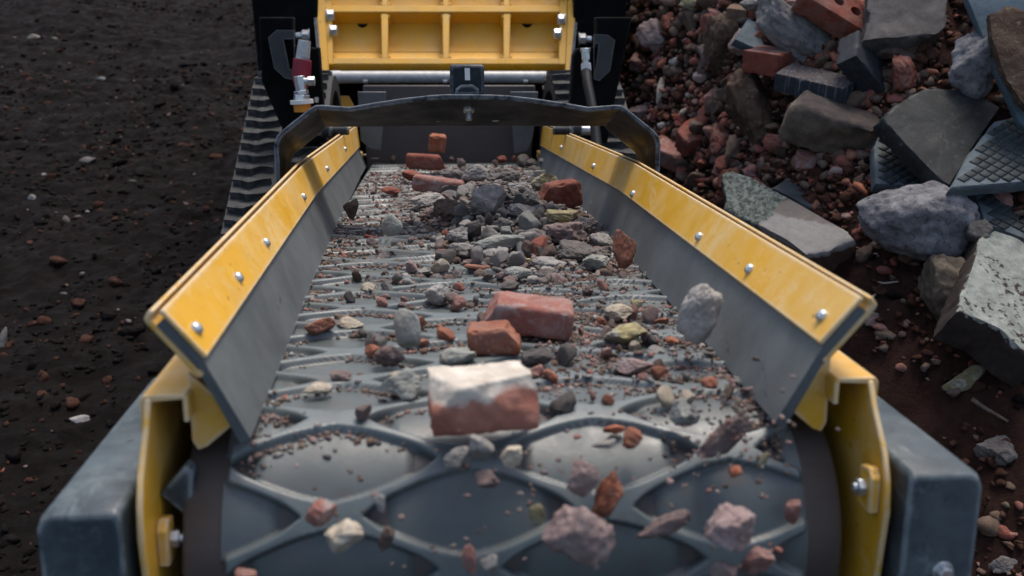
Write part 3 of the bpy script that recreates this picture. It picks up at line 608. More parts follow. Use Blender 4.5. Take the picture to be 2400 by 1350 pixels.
# ================================================================== stones, bricks and rubble
LIB = {}
def lib_rock(kind, i, sub=3):
    q = (kind, i, sub)
    if q not in LIB:
        V = rock_verts(hash(kind) % 1 + 100 + i * 13 + len(kind) * 7, (1, 1, 1), sub, 9 + i % 5, .05, 0, .06 if i % 2 else .02); LIB[q] = mesh_of('stone', V, ICO[sub][1], kind)
    return LIB[q]
CNT = [0]
def dims_from_px(w_, h_, dep, k=.85):
    W_ = w_ * dep / F; Hh = h_ * dep / F; D_ = k * min(W_, 1.3 * Hh); Z_ = max(.5 * Hh, (Hh - .30 * D_) / .95); return np.array([W_, D_, Z_])
def belt_stone(px, py, w_, h_, kind, label, lift=0.0, air=None, rough=.07, planes=10, jag=.06, spin=None, soft=0, name='stone', cat='stone', group=None, tilt=None, k=.85):
    """a stone with its own mesh; it stands on the belt (lift metres above it), or in the air at belt distance `air`"""
    CNT[0] += 1; sd = CNT[0] * 7 + 3; r = np.random.RandomState(sd)
    if air is None:
        P = onz(px, py + .36 * h_, .004 + lift); P = onz(px, py + .36 * h_, .004 + lift + float(bend(P[1])))
        dep = P[1]; d3 = dims_from_px(w_, h_, depth(BW(P)), k); C = P + np.array([0, d3[1] * .25, d3[2] * .44])
    else:
        C = ony(px, py, air); d3 = dims_from_px(w_, h_, depth(BW(C)), k)
    a = r.uniform(-14, 14) if spin is None else spin; tx, ty = (r.uniform(-8, 8), r.uniform(-8, 8)) if tilt is None else tilt
    V = rock_verts(sd, d3, 4 if w_ > 45 else 3, planes, rough, soft, jag); me = mesh_of(name, V, ICO[4 if w_ > 45 else 3][1], kind)
    return put(name, me, TM @ rot(tx, ty, a), BW(C), label, cat, group)
def belt_brick(px, py, dims, kind, label, R, lift=0, air=None, cuts=(), wear=.08, name='brick', cat='brick', seed=1, rough=.03):
    if air is None:
        P = onz(px, py, .006 + lift); P = onz(px, py, .006 + lift + float(bend(P[1]))); C = P + np.array([0, dims[1] * .3, dims[2] / 2])
    else: C = ony(px, py, air)
    V, Fs = brick_verts(seed, dims, 26, wear, cuts, rough); return put(name, mesh_of(name, V, Fs, kind), TM @ rot(*R), BW(C), label, cat)
E_ = 'falling off the belt end'
# bricks and brick pieces on the belt
belt_brick(1135, 1005, (.093, .052, .045), 'brick_mortar_top', 'broken red brick with pale mortar on top, largest piece at the belt end', (4, -2, 3), .004, None, [((1, .2, .25), 1.94), ((-.7, -.5, .6), 1.75), ((.3, -1, .5), 1.18)], .07, seed=3, rough=.075)
belt_brick(1242, 782, (.100, .05, .036), 'brick_dusty', 'dusty pinkish red brick lying across the middle of the belt', (6, 7, -4), .004, None, [((-1, 0, .5), 2.3), ((1, .3, -.6), 2.35)], .12, seed=5, rough=.06)
belt_brick(1160, 832, (.056, .042, .030), 'brick_orange', 'dark orange brick chunk in front of the dusty pink brick', (0, -4, -6), 0, None, [((1, 0, .8), 1.3)], .15, 'brick_fragment', 'brick fragment', 7, .08)
belt_brick(1310, 490, (.088, .05, .052), 'brick_red', 'bright red broken brick leaning against the right skirt', (0, -8, 8), .010, None, [((-1, 0, .7), 1.25)], .14, seed=9, rough=.07)
belt_brick(1028, 455, (.118, .05, .036), 'brick_dusty', 'mauve red brick half buried on the left of the grey heap', (0, 8, -4), .004, None, (), .22, seed=11, rough=.07)
belt_brick(1000, 398, (.115, .05, .042), 'brick_red', 'dark red brick piece lying at the far end of the belt', (0, 4, 6), .004, None, [((1, 0, .6), 1.9)], .2, seed=13, rough=.08)
belt_brick(1025, 335, (.050, .04, .050), 'brick_orange', 'orange brick dropping out of the chute', (10, 6, 4), 0, 3.05, (), .12, 'brick_fragment', 'brick fragment', 15, .05)
belt_stone(750, 766, 72, 60, 'brick_orange', 'orange brick lump at the left skirt beside a beige stone', 0, None, .05, 8, .03, name='brick_fragment', cat='brick fragment')
belt_stone(1462, 585, 58, 104, 'brick_orange', 'tall orange brown brick shard tumbling against the right skirt', 0, 1.40, .05, 8, .05, 4, name='brick_fragment', cat='brick fragment')
belt_stone(1120, 627, 66, 22, 'brick_orange', 'flat bright orange sliver of brick in front of the grey heap', 0, None, .05, 8, .03, name='brick_fragment', cat='brick fragment')
belt_stone(913, 447, 46, 26, 'brick_red', 'flat red brick shard lying alone on the far left of the belt', 0, None, .05, 8, .05, name='brick_fragment', cat='brick fragment')
belt_stone(872, 556, 40, 15, 'brick_red', 'small flat red shard near the left skirt below the flying pebble', 0, None, .05, 8, .05, name='brick_fragment', cat='brick fragment')
belt_stone(1037, 592, 28, 24, 'brick_red', 'small red brick cube at the front left of the grey heap', 0, None, .04, 7, .02, name='brick_fragment', cat='brick fragment')
belt_stone(1043, 546, 18, 20, 'brick_orange', 'tiny orange crumb on the left edge of the grey heap', .01, None, .04, 7, .02, name='brick_fragment', cat='brick fragment')
belt_stone(992, 802, 32, 24, 'brick_orange', 'small orange crumb right of the upright grey stone', 0, None, .05, 8, .03, name='brick_fragment', cat='brick fragment')
belt_stone(1552, 752, 36, 24, 'brick_orange', 'small flat orange piece beside the right skirt', 0, None, .05, 8, .03, name='brick_fragment', cat='brick fragment')
belt_stone(1575, 797, 34, 24, 'brick_orange', 'small brown orange crumb under the big pale boulder', 0, None, .05, 8, .03, name='brick_fragment', cat='brick fragment')
belt_stone(1075, 672, 32, 26, 'brick_red', 'small dark red brick crumb behind the rounded grey boulder', 0, None, .05, 8, .03, name='brick_fragment', cat='brick fragment')
belt_stone(970, 412, 62, 40, 'brick_red', 'red lump in front of the far dark red brick', 0, None, .05, 8, .05, name='brick_fragment', cat='brick fragment')
# stones on the belt
for a in [
 (1262, 838, 78, 64, 'stone_dark', 'dark grey stone in front of the dusty pink brick'),
 (1075, 838, 88, 64, 'stone_green', 'pale green grey stone left of the orange brick chunk'),
 (942, 905, 98, 100, 'stone_green', 'pale grey block standing on edge left of the mortared brick'),
 (820, 758, 68, 44, 'stone_cream', 'beige stone beside the orange lump at the left skirt'),
 (745, 913, 66, 42, 'stone_cream', 'flat cream pebble nearest the left skirt tip'),
 (798, 884, 48, 42, 'stone_mauve', 'dusky brown stone behind the flat cream pebble'),
 (912, 836, 72, 66, 'stone_mauve', 'pinkish brown pointed stone under the upright grey stone'),
 (1450, 732, 68, 52, 'stone_cream', 'pale beige rounded stone right of the dusty pink brick'),
 (1492, 712, 30, 26, 'stone_moss', 'small yellow stone behind the pale beige rounded one'),
 (1472, 786, 104, 74, 'stone_moss', 'yellow green crumbly rubble lump right of the belt middle'),
 (1538, 822, 46, 32, 'stone_grey', 'small pale grey stone in front of the yellow green lump'),
 (1490, 858, 92, 54, 'stone_pink', 'pinkish grey stones clump right of the mortared brick'),
 (1022, 692, 56, 62, 'stone_white', 'pale grey boulder with a rounded back at the belt middle'),
 (1062, 702, 42, 42, 'stone_mauve', 'brownish stone touching the rounded pale boulder'),
 (1215, 640, 66, 46, 'stone_green', 'smooth pale grey cobble in front of the grey heap'),
 (1280, 618, 66, 40, 'stone_grey', 'smooth oval grey cobble at the front right of the heap'),
 (1226, 614, 54, 30, 'stone_moss', 'flat yellow green stone between two smooth cobbles'),
 (1032, 626, 48, 52, 'stone_cream', 'angular beige stone at the front left of the heap'),
 (966, 626, 30, 38, 'stone_pink', 'thin pinkish splinter standing left of the angular beige stone'),
 (994, 636, 30, 24, 'stone_white', 'small whitish chip between the pink splinter and the beige stone'),
 (1248, 656, 26, 26, 'stone_white', 'small white chip in front of the smooth pale cobble'),
 (1195, 672, 52, 38, 'stone_dark', 'dark grey stone just behind the dusty pink brick'),
 (865, 674, 40, 34, 'stone_cream', 'cream crumbly stone alone on the left of the belt'),
 (956, 662, 28, 26, 'stone_grey', 'small round grey pebble left of the rounded pale boulder'),
 (1058, 828, 30, 22, 'stone_mauve', 'small mauve stone beside the pale green grey stone')]:
    belt_stone(*a, jag=.05 if 'smooth' not in a[5] and 'pebble' not in a[5] else 0, soft=1 if ('smooth' in a[5] or 'round' in a[5] or 'pebble' in a[5]) else 0)
belt_stone(955, 770, 60, 106, 'stone_green', 'upright grey cylinder of stone tumbling left of the dusty brick', 0, 1.00, .03, 12, 0, 3, 1)
belt_stone(1635, 734, 92, 150, 'stone_white', 'big pale boulder bouncing against the right skirt', 0, .985, .06, 12, .03, -12, 1, tilt=(0, 16))
belt_stone(918, 526, 50, 64, 'stone_green', 'grey green pebble flying over the far left of the belt', 0, 1.58, .03, 14, 0, 0, 1)
belt_stone(822, 490, 38, 58, 'stone_brown', 'brown stone riding against the left skirt', 0, 1.74, .05, 9, .04)
belt_stone(882, 500, 16, 20, 'stone_white', 'tiny white chip left of the grey heap', 0)
belt_stone(872, 366, 52, 28, 'stone_pink', 'pale pinkish stone at the far left corner of the belt')
# the dark grey heap in the middle of the belt: larger stones, back to front
def mound(x, y): return .056 * np.exp(-(((x - .075) / .115) ** 2 + ((y - 2.02) / .42) ** 2))
for px, py, w_, h_, kd, lb, lf in [
 (1062, 412, 52, 36, 'stone_dark', 'dark stone left of the grey boulder at the far end', .02), (1112, 406, 58, 46, 'stone_grey', 'grey lump at the back of the heap', .02),
 (1176, 410, 70, 46, 'stone_dark', 'dark flat stone at the back of the heap', .015), (1220, 440, 54, 36, 'stone_grey', 'grey stone behind the yellow topped stones', .03),
 (1275, 426, 52, 42, 'stone_moss', 'yellow green stone on top beside the bright red brick', .045), (1145, 472, 72, 74, 'stone_grey', 'biggest grey boulder on top of the heap', .03),
 (1224, 494, 62, 38, 'stone_grey', 'bright grey angular stone right of the biggest boulder', .035), (1003, 470, 64, 42, 'stone_white', 'whitish broken stone below the mauve brick', .01),
 (1057, 494, 64, 64, 'stone_brown', 'brown grey crooked chunk at the left of the heap', .012), (1012, 498, 44, 34, 'stone_mauve', 'mauve splinter beside the crooked brown chunk', .0),
 (1178, 530, 46, 40, 'stone_dark', 'dark stone below the biggest grey boulder', .03), (1104, 534, 46, 38, 'stone_white', 'pale angular chip in the middle of the heap', .02),
 (1172, 567, 88, 36, 'stone_green', 'long smooth green grey cobble across the heap', .03), (1160, 597, 56, 30, 'stone_grey', 'light grey stone under the long smooth cobble', .012),
 (1070, 556, 42, 40, 'stone_grey', 'grey stone at the left front of the heap', .012), (1080, 584, 44, 34, 'stone_grey', 'second grey stone left of the long smooth cobble', .004),
 (1318, 506, 62, 36, 'stone_moss', 'yellowish stone crowning the pink lump by the right skirt', .07), (1326, 548, 84, 70, 'stone_mauve', 'large pinkish lump under the yellowish stone', .02),
 (1352, 590, 76, 50, 'stone_dark', 'purple grey stone below the large pinkish lump', .0), (1378, 524, 38, 32, 'stone_dark', 'dark stone between the pinkish lump and the right skirt', .02),
 (1412, 565, 46, 38, 'stone_grey', 'light grey stone close to the right skirt', .005), (1258, 560, 46, 46, 'stone_dark', 'dark upright stone right of the long smooth cobble', .02),
 (1240, 525, 54, 34, 'stone_dark', 'flat dark stone below the bright grey angular one', .03), (1400, 612, 56, 36, 'stone_green', 'grey green flat stone near the orange shard', .0),
 (1118, 500, 30, 26, 'stone_dark', 'small dark stone left below the biggest boulder', .03)]:
    q_ = onz(px, py + .36 * h_, .03); lf = max(lf * .6, .8 * float(mound(q_[0], q_[1])))
    belt_stone(px, py, w_ * 1.25, h_ * 1.3, kd, lb, lf, rough=.09, jag=.07 if 'smooth' not in lb else 0, soft=1 if 'smooth' in lb else 0, planes=9)
# falling over the end of the belt
for px, py, w_, h_, kd, lb, y_, nm, sp in [
 (1072, 1076, 66, 78, 'stone_white', 'white stone dropping just below the mortared brick', .765, 'stone', -10), (1128, 1052, 62, 84, 'stone_white', 'second white stone touching the first below the mortared brick', .765, 'stone', 15),
 (1200, 1068, 58, 64, 'stone_cream', 'yellowish white stone dropping right of the two white stones', .76, 'stone', 20), (1142, 1122, 62, 54, 'stone_mauve', 'mauve stone dropping under the white stones', .755, 'stone', 5),
 (1368, 1122, 72, 104, 'stone_pink', 'pink oblong shard falling in front of the drum', .735, 'stone', -18), (1430, 1160, 62, 120, 'brick_orange', 'orange wedge of brick falling beside the pink shard', .735, 'brick_fragment', -24),
 (1355, 1252, 165, 198, 'stone_pink', 'big pale pink pebble falling in front of the drum', .695, 'stone', 6), (1715, 1236, 118, 126, 'stone_pink', 'pink rounded stone falling at the right of the drum', .70, 'stone', -20),
 (1700, 1030, 62, 160, 'stone_mauve', 'long mauve splinter sliding over the belt end', .79, 'stone', -38), (1603, 972, 72, 80, 'stone_green', 'grey stone at the belt end beside the long splinter', .82, 'stone', 0),
 (1482, 1026, 54, 60, 'brick_orange', 'bright orange triangle of brick at the belt end', .80, 'brick_fragment', 12), (1436, 1004, 56, 26, 'brick_orange', 'flat orange sliver beside the bright triangle', .83, 'brick_fragment', 0),
 (1724, 1104, 34, 34, 'brick_orange', 'orange crumb falling under the long splinter', .75, 'brick_fragment', 30), (1415, 1042, 58, 30, 'stone_white', 'white chip above the pink oblong shard', .785, 'stone', 8),
 (1555, 1234, 48, 150, 'stone_mauve', 'brown streak of stone falling right of the pale pink pebble', .73, 'stone', -58), (806, 1258, 92, 98, 'stone_cream', 'cream cube falling at the left of the drum', .715, 'stone', 8),
 (752, 1204, 74, 72, 'brick_dusty', 'dusty red piece falling beside the cream cube', .73, 'brick_fragment', -16), (893, 1180, 24, 54, 'stone_white', 'small white chip falling above the cream cube', .73, 'stone', 8),
 (1100, 1310, 34, 80, 'brick_dusty', 'thin pinkish piece low in front of the drum', .70, 'brick_fragment', 4), (1146, 1322, 42, 62, 'stone_grey', 'grey chip low in front of the drum', .70, 'stone', -8),
 (1772, 1318, 70, 90, 'brick_dusty', 'red brown piece falling below the pink rounded stone', .70, 'brick_fragment', -25), (1700, 1345, 66, 64, 'stone_pink', 'pale stone at the bottom right of the drum', .69, 'stone', 0),
 (1258, 1205, 40, 70, 'stone_moss', 'dim yellowish piece left of the pale pink pebble', .74, 'stone', 10), (575, 1345, 50, 40, 'brick_dusty', 'dull red piece low at the drum left', .74, 'brick_fragment', 0),
 (1790, 1078, 18, 52, 'stone_moss', 'yellow splinter falling at the right', .77, 'stone', -30), (905, 1262, 34, 70, 'stone_brown', 'brown crumb falling right of the cream cube', .735, 'stone', -25),
 (1855, 1200, 40, 70, 'brick_dusty', 'dull red crumb near the right rim of the drum', .765, 'brick_fragment', -10)]:
    belt_stone(px, py, w_, h_, kd, lb, 0, y_, .08, 9, .06, None, 0, nm, 'stone' if nm == 'stone' else 'brick fragment', None, (4, -sp))

# smaller stones one can still count, in and around the heap
rs = np.random.RandomState(5); KD = ['stone_dark'] * 5 + ['stone_grey'] * 5 + ['stone_mauve'] + ['stone_brown', 'stone_green', 'brick_red', 'stone_white']
nice = {'stone_dark': 'dark grey', 'stone_grey': 'grey', 'stone_mauve': 'mauve', 'stone_brown': 'brown', 'stone_green': 'pale green grey', 'brick_red': 'red', 'stone_white': 'whitish', 'stone_cream': 'cream', 'stone_pink': 'pink', 'brick_orange': 'orange', 'brick_dusty': 'dusty red', 'stone_moss': 'yellowish'}
def look(s3):
    a, b, c = sorted(s3); m = (a * b * c) ** (1 / 3)
    return ('tiny' if m < .010 else 'small' if m < .016 else 'fair sized' if m < .023 else 'larger') + ' ' + ('flat ' if a < .58 * b else 'long ' if c > 1.45 * b else 'blocky ' if c < 1.25 * a else '')
def zone(px, py, cx, cy, sx, sy):
    u_ = 'left' if px < cx - sx else 'right' if px > cx + sx else 'middle'; v_ = 'back' if py < cy - sy else 'front' if py > cy + sy else 'centre'
    return f'{v_} {u_}'
def small(px, py, s_, kd, where, grp, lift=None):
    P = onz(px, py, .006); z0 = float(bend(P[1])) + (.72 * float(mound(P[0], P[1])) if lift is None else lift); P = onz(px, py, .004 + z0)
    P[2] += s_ * .3; sc3 = s_ * rs.uniform(.7, 1.3, 3) * np.array([1.1, 1, .8])
    o = put('stone', lib_rock(kd, rs.randint(9)), TM @ rot(*rs.uniform(-180, 180, 3)), BW(P), f'{look(sc3)}{nice[kd]} stone {where}', 'stone', grp)
    o.matrix_world = o.matrix_world @ Matrix.Diagonal((*sc3, 1)); return o
n_ = 0
while n_ < 100:
    px, py = rs.normal(1215, 95), rs.normal(515, 70)
    if 395 < py < 640 and 1005 + max(0, 520 - py) * .05 < px < 1420: small(px, py, rs.uniform(.013, .036), KD[rs.randint(len(KD))], 'at the ' + zone(px, py, 1215, 515, 55, 40) + ' of the grey heap', 'small stones in the grey heap on the belt'); n_ += 1
for _ in range(32): small(rs.uniform(1000, 1290), rs.uniform(385, 500), rs.uniform(.022, .042), KD[rs.randint(len(KD))], 'in the far part of the grey heap', 'small stones in the grey heap on the belt')
K2 = ['stone_mauve'] * 3 + ['stone_brown'] * 2 + ['brick_dusty'] * 2 + ['stone_grey', 'stone_pink', 'brick_orange', 'stone_cream']
for _ in range(26):
    py = rs.uniform(600, 940); px = 1520 + (py - 650) * .62 + rs.normal(-90, 95); q = (py - 100) / 920
    if px < 1245 + (py - 350) * .88 - 40: small(px, py, rs.uniform(.008, .017), K2[rs.randint(len(K2))], 'among the ' + ('far' if py < 700 else 'middle' if py < 820 else 'near') + ' chips by the right skirt', 'small chips along the right skirt', .0)
for _ in range(14):
    py = rs.uniform(560, 940); t_ = (py - 395) / (1040 - 395); px = rs.uniform(870 - t_ * 190, 1330); small(px, py, rs.uniform(.007, .014), K2[rs.randint(len(K2))], 'on the ' + zone(px, py, 1010, 740, 110, 90).replace('back', 'far').replace('front', 'near') + ' of the belt, lying loose', 'small chips scattered on the belt', .0)
for _ in range(38):
    py = rs.uniform(640, 985); t_ = (py - 395) / (1040 - 395); px = rs.uniform(880 - t_ * 190, 1330 + t_ * 330); small(px, py, rs.uniform(.011, .022), (K2 + ['stone_dark', 'stone_grey', 'brick_dusty'])[rs.randint(len(K2) + 3)], 'on the ' + zone(px, py, 1200, 800, 150, 90).replace('back', 'far').replace('front', 'near') + ' of the belt among grit', 'middling stones on the near belt', .0)
for _ in range(14):
    px, py = rs.uniform(880, 1240), rs.uniform(350, 400); small(px, py, rs.uniform(.014, .026), ['stone_dark', 'stone_brown', 'stone_mauve', 'brick_red'][rs.randint(4)], 'at the far end of the belt under the hoop', 'small stones at the far end of the belt', .0)

def scatter(name, pts, sizes, mats, seed, label, sub=1, lay=1.0):
    """one mesh of many tiny stones"""
    r = np.random.RandomState(seed); B0 = [rock_verts(900 + seed + q, (1.2, .9, .7 * lay), sub, 6, .16) for q in range(9)]; Fi = np.array(ICO[sub][1]); n = len(pts)
    Vs, Fs = [], []; nv = len(B0[0])
    a = r.uniform(0, 6.283, (n, 3)); kk = r.randint(0, 9, n); s3 = sizes[:, None] * r.uniform(.7, 1.35, (n, 3)); mi = r.randint(0, len(mats), n)
    for i in range(n):
        ca, sa = math.cos(a[i, 0]), math.sin(a[i, 0]); cb, sb = math.cos((a[i, 1] - 3) * .25), math.sin((a[i, 1] - 3) * .25)
        R = np.array([[ca, -sa, 0], [sa, ca, 0], [0, 0, 1]]) @ np.array([[1, 0, 0], [0, cb, -sb], [0, sb, cb]])
        Vs.append((B0[kk[i]] * s3[i]) @ R.T + pts[i]); Fs.append(Fi + i * nv)
    V = np.vstack(Vs).astype(np.float32); Fc = np.vstack(Fs).astype(np.int32); me = bpy.data.meshes.new(name)
    me.vertices.add(len(V)); me.vertices.foreach_set('co', V.ravel()); me.loops.add(Fc.size); me.loops.foreach_set('vertex_index', Fc.ravel())
    me.polygons.add(len(Fc)); me.polygons.foreach_set('loop_start', np.arange(0, Fc.size, 3, dtype=np.int32)); me.update(calc_edges=True)
    for m_ in mats: me.materials.append(MATS[m_])
    me.polygons.foreach_set('material_index', np.repeat(mi, len(Fi)).astype(np.int32)); me.validate()
    return tag(link(name, me, None, 0), label, None, None, 'stuff')
# grit lying in the cells of the belt
r = np.random.RandomState(21); N = 170000; u = r.uniform(-.240, .245, N); v = r.uniform(.80, 3.25, N)
a_ = (u - X0) / PX; b_ = (v - V0) / PY_; f1 = (a_ + b_) % 1; f2 = (a_ - b_) % 1                        # place inside the cell: grit banks up against the rib towards the camera
rbv = rib(u, v); low = np.minimum(f1, 1 - f2); high = np.minimum(1 - f1, f2)
dens = .02 + 2.0 * np.exp(-((high - .13) / .055) ** 2) * (np.abs(f1 + f2 - 1) < .62) + .9 * sst(.200, .232, np.abs(u)) + .40 * sst(1.3, 2.2, v)
pt = fbm(np.stack([u * 9, v * 7, u * 0], 1), 3, 2); band = np.exp(-(((u - (.10 + .02 * v)) / .09) ** 2)) * sst(.78, .95, v) * sst(1.9, 1.2, v)
dens = dens * np.clip(.5 + 1.6 * pt, 0, 1.5) + .55 * band * (.6 + pt) + .8 * (mound(u, v) / .05)
keep = (r.uniform(0, 1, N) < dens * .60 * (1 - .75 * rbv * (1 - np.minimum(1, 1.5 * band)))) & (np.abs(u) < .24 + .02 * sst(1, 3, v))
u, v, rbv = u[keep], v[keep], rbv[keep]; sz = r.gamma(2.2, .0010, len(u)) + .0015; sz = np.where(v > 1.5, sz * 1.35, sz); sz = np.minimum(sz, .011)
zc_ = rbv * .0072 + bend(v) + sz * .2; ar = np.maximum(0, (YC - v)) / RD
Pb = np.stack([u, np.where(v > YC, v, YC - (RD + zc_) * np.sin(ar)), np.where(v > YC, zc_, -RD + (RD + zc_) * np.cos(ar))], 1)
scatter('belt_grit', BW(Pb), sz, ['stone_brown', 'stone_mauve', 'stone_brown', 'brick_dusty', 'stone_dark', 'stone_brown', 'stone_mauve', 'stone_grey', 'brick_tan'], 3, 'brown and reddish grit lying in the cells of the belt', 0)
# the body of the heap: small dark stones nobody could count
N = 2600; u = r.normal(.075, .095, N); v = r.normal(2.02, .40, N); k_ = (np.abs(u) < .235) & (v < 3.1) & (v > 1.35); u, v = u[k_], v[k_]
sz = r.uniform(.006, .017, len(u)); Pb = np.stack([u, v, mound(u, v) * r.uniform(.3, 1.0, len(u)) + bend(v) + .004], 1)
scatter('crushed_stone', BW(Pb), sz, ['stone_dark', 'stone_dark', 'stone_grey', 'stone_dark', 'stone_mauve', 'stone_brown'], 5, 'small dark crushed stone filling the heap on the belt', 2)
# grit in the air before the drum
N = 170; px = np.concatenate([r.normal(1700, 110, 90), r.uniform(680, 1850, 50), r.normal(1250, 120, 30)]); py = np.concatenate([r.normal(1010, 70, 90), r.uniform(1090, 1345, 50), r.normal(1120, 60, 30)])
Pb = np.array([ony(a, b, .775 - max(0, b - 1000) * .00016) for a, b in zip(px, py)]); scatter('falling_grit', BW(Pb), r.uniform(.002, .0055, len(px)), ['stone_mauve', 'stone_brown', 'brick_dusty', 'stone_brown', 'stone_dark'], 6, 'grit falling with the stones over the belt end')

# ================================================================== the rubble slope beside the machine
RV = np.stack([RW[:, 0], -RW[:, 1], -RW[:, 2]], 1)                           # looking along the slope: right, up, towards the viewer
def Rx(a): return rot(a, 0, 0)
def Ry(a): return rot(0, a, 0)
def Rz(a): return rot(0, 0, a)
def heap_rock(px, py, w_, h_, rz, kind, label, cat='stone', name='stone', lift=0.0, jag=.06, rough=.07, planes=10, soft=0, dz=.8, group=None, sub=4):
    CNT[0] += 1; sd = CNT[0] * 11 + 5; P = hit_ground(px, py, lift); dep = depth(P); W_, H_ = w_ * dep / F, h_ * dep / F; D_ = dz * min(W_, H_)
    V = rock_verts(sd, (W_, H_, D_), sub, planes, rough, soft, jag); C = P + RV[:, 2] * D_ * .22
    return put(name, mesh_of(name, V, ICO[sub][1], kind), RV @ Rz(rz), C, label, cat, group)
def with_holes(me, holes, rad):
    o = bpy.data.objects.new('tmp', me); COL.objects.link(o); m = MB('w')
    for (x, y) in holes: m.cyl((x, y, -.2), (x, y, .2), rad, 24)
    c = bpy.data.objects.new('tmp_c', m.mesh('tmp_c')); COL.objects.link(c); c.data.materials.append(me.materials[0])
    b = o.modifiers.new('b', 'BOOLEAN'); b.operation = 'DIFFERENCE'; b.object = c; b.solver = 'EXACT'
    bpy.context.view_layer.update(); ev = o.evaluated_get(bpy.context.evaluated_depsgraph_get()); nm = bpy.data.meshes.new_from_object(ev)
    bpy.data.objects.remove(o); bpy.data.objects.remove(c)
    nm.polygons.foreach_set('use_smooth', [True] * len(nm.polygons)); nm.set_sharp_from_angle(angle=math.radians(45)); return nm
def heap_brick(px, py, dims, R, kind, label, cuts=(), holes=(), rad=.014, lift=0.0, seed=1, wear=.06, name='brick', rough=.02, out=.3):
    P = hit_ground(px, py, lift); C = P + RV[:, 2] * min(dims) * out
    V, Fs = brick_verts(seed, dims, 24, wear, cuts, rough); me = mesh_of(name, V, Fs, kind)
    if holes: me = with_holes(me, holes, rad); me.name = name
    return put(name, me, RV @ R, C, label, 'brick' if name == 'brick' else 'masonry lump' if name == 'masonry_lump' else 'brick fragment')
def inside(poly, q):
    c = False; n = len(poly)
    for i in range(n):
        a, b = poly[i], poly[(i + 1) % n]
        if (a[1] > q[1]) != (b[1] > q[1]) and q[0] < (b[0] - a[0]) * (q[1] - a[1]) / (b[1] - a[1]) + a[0]: c = not c
    return c
def slab(name, pix, nv, th, kind, label, cat, lift=0.0, jit=.006, rough=.004, seed=1, pads=None, at=None):
    """a broken slab: its outline lies in its own tilted plane, with real thickness and broken edges"""
    n_ = nz(RV @ np.array(nv, float)); c0 = np.mean(pix, 0) if at is None else at; P0 = hit_ground(c0[0], c0[1], lift)
    e1 = nz(RV[:, 0] - n_ * (RV[:, 0] @ n_)); e2 = np.cross(n_, e1); pts = []
    for (a, b) in pix:
        r_ = TM @ bray(a, b); t = ((P0 - CW) @ n_) / (r_ @ n_); q = CW + t * r_ - P0; pts.append((q @ e1, q @ e2))
    pts = np.array(pts)
    if np.sum(pts[:, 0] * np.roll(pts[:, 1], -1) - pts[:, 1] * np.roll(pts[:, 0], -1)) < 0: pts = pts[::-1]
    L = []; 
    for i in range(len(pts)):
        a, b = pts[i], pts[(i + 1) % len(pts)]; m = max(2, int(np.linalg.norm(b - a) / .008)); L += [a + (b - a) * k_ / m for k_ in range(m)]
    L = np.array(L); cen = L.mean(0); ou = L - cen; ou /= np.linalg.norm(ou, axis=1)[:, None]; n1 = len(L)
    P3 = np.c_[L, L[:, 0] * 0]
    rings = []
    for f in (.02, .15, .3, .45, .6, .72, .83, .91, .96):
        q = cen + (L - cen) * f; rings.append(np.c_[q, rough * 1.6 * fbm(np.c_[q, q[:, :1] * 0] * 14 + seed, 4, seed)])
    for k_, z in enumerate((-.003, -.010, -.35 * th, -.7 * th, -th + .004, -th)):
        off = jit * 1.6 * fbm(np.c_[L, np.full(n1, z)] * 26 + seed, 4, seed + 2) + jit * .9 * fbm(np.c_[L, np.full(n1, z)] * 90, 2, seed) - (.003 if k_ == 0 else 0) - (.01 if k_ == 5 else 0)
        rings.append(np.c_[L + ou * off[:, None], np.full(n1, z)])
    q = cen + (L - cen) * .05; rings.append(np.c_[q, np.full(n1, -th)])
    m = MB('w'); m.loft(rings); V = np.vstack(m.v); fs = m.f; mi = [0] * len(fs); ms = [kind]
    if pads:
        ms = [kind, pads[0]]; ca, sa = math.cos(math.radians(pads[3])), math.sin(math.radians(pads[3])); g1 = np.array([ca, sa]) * pads[1]; g2 = np.array([math.cos(math.radians(pads[4])), math.sin(math.radians(pads[4]))]) * pads[2]
        Q = []; R_ = int(1.2 / min(pads[1], pads[2]))
        for i in range(-R_, R_):
            for j in range(-R_, R_):
                c = cen + g1 * i + g2 * j
                if np.abs(c - cen).max() < .6 and all(inside(L, c + g1 * a * .5 + g2 * b * .5) for a, b in ((1, 1), (-1, 1), (-1, -1), (1, -1))): Q.append(c)
        base = len(V); VV = [V]
        for c in Q:
            z0 = rough * 1.6 * 0 - .002
            for z, s_ in ((z0, .92), (.0022, .88), (.0030, .78)):
                VV.append(np.array([[*(c + g1 * a * .5 * s_ + g2 * b * .5 * s_), z] for a, b in ((-1, -1), (1, -1), (1, 1), (-1, 1))]))
            for l_ in (0, 4):
                for i in range(4): fs.append((base + l_ + i, base + l_ + (i + 1) % 4, base + l_ + 4 + (i + 1) % 4, base + l_ + 4 + i)); mi.append(1)
            fs.append((base + 8, base + 9, base + 10, base + 11)); mi.append(1); base += 12
        V = np.vstack(VV)
    return put(name, mesh_of(name, V, fs, ms, mi), np.stack([e1, e2, n_], 1), P0, label, cat)

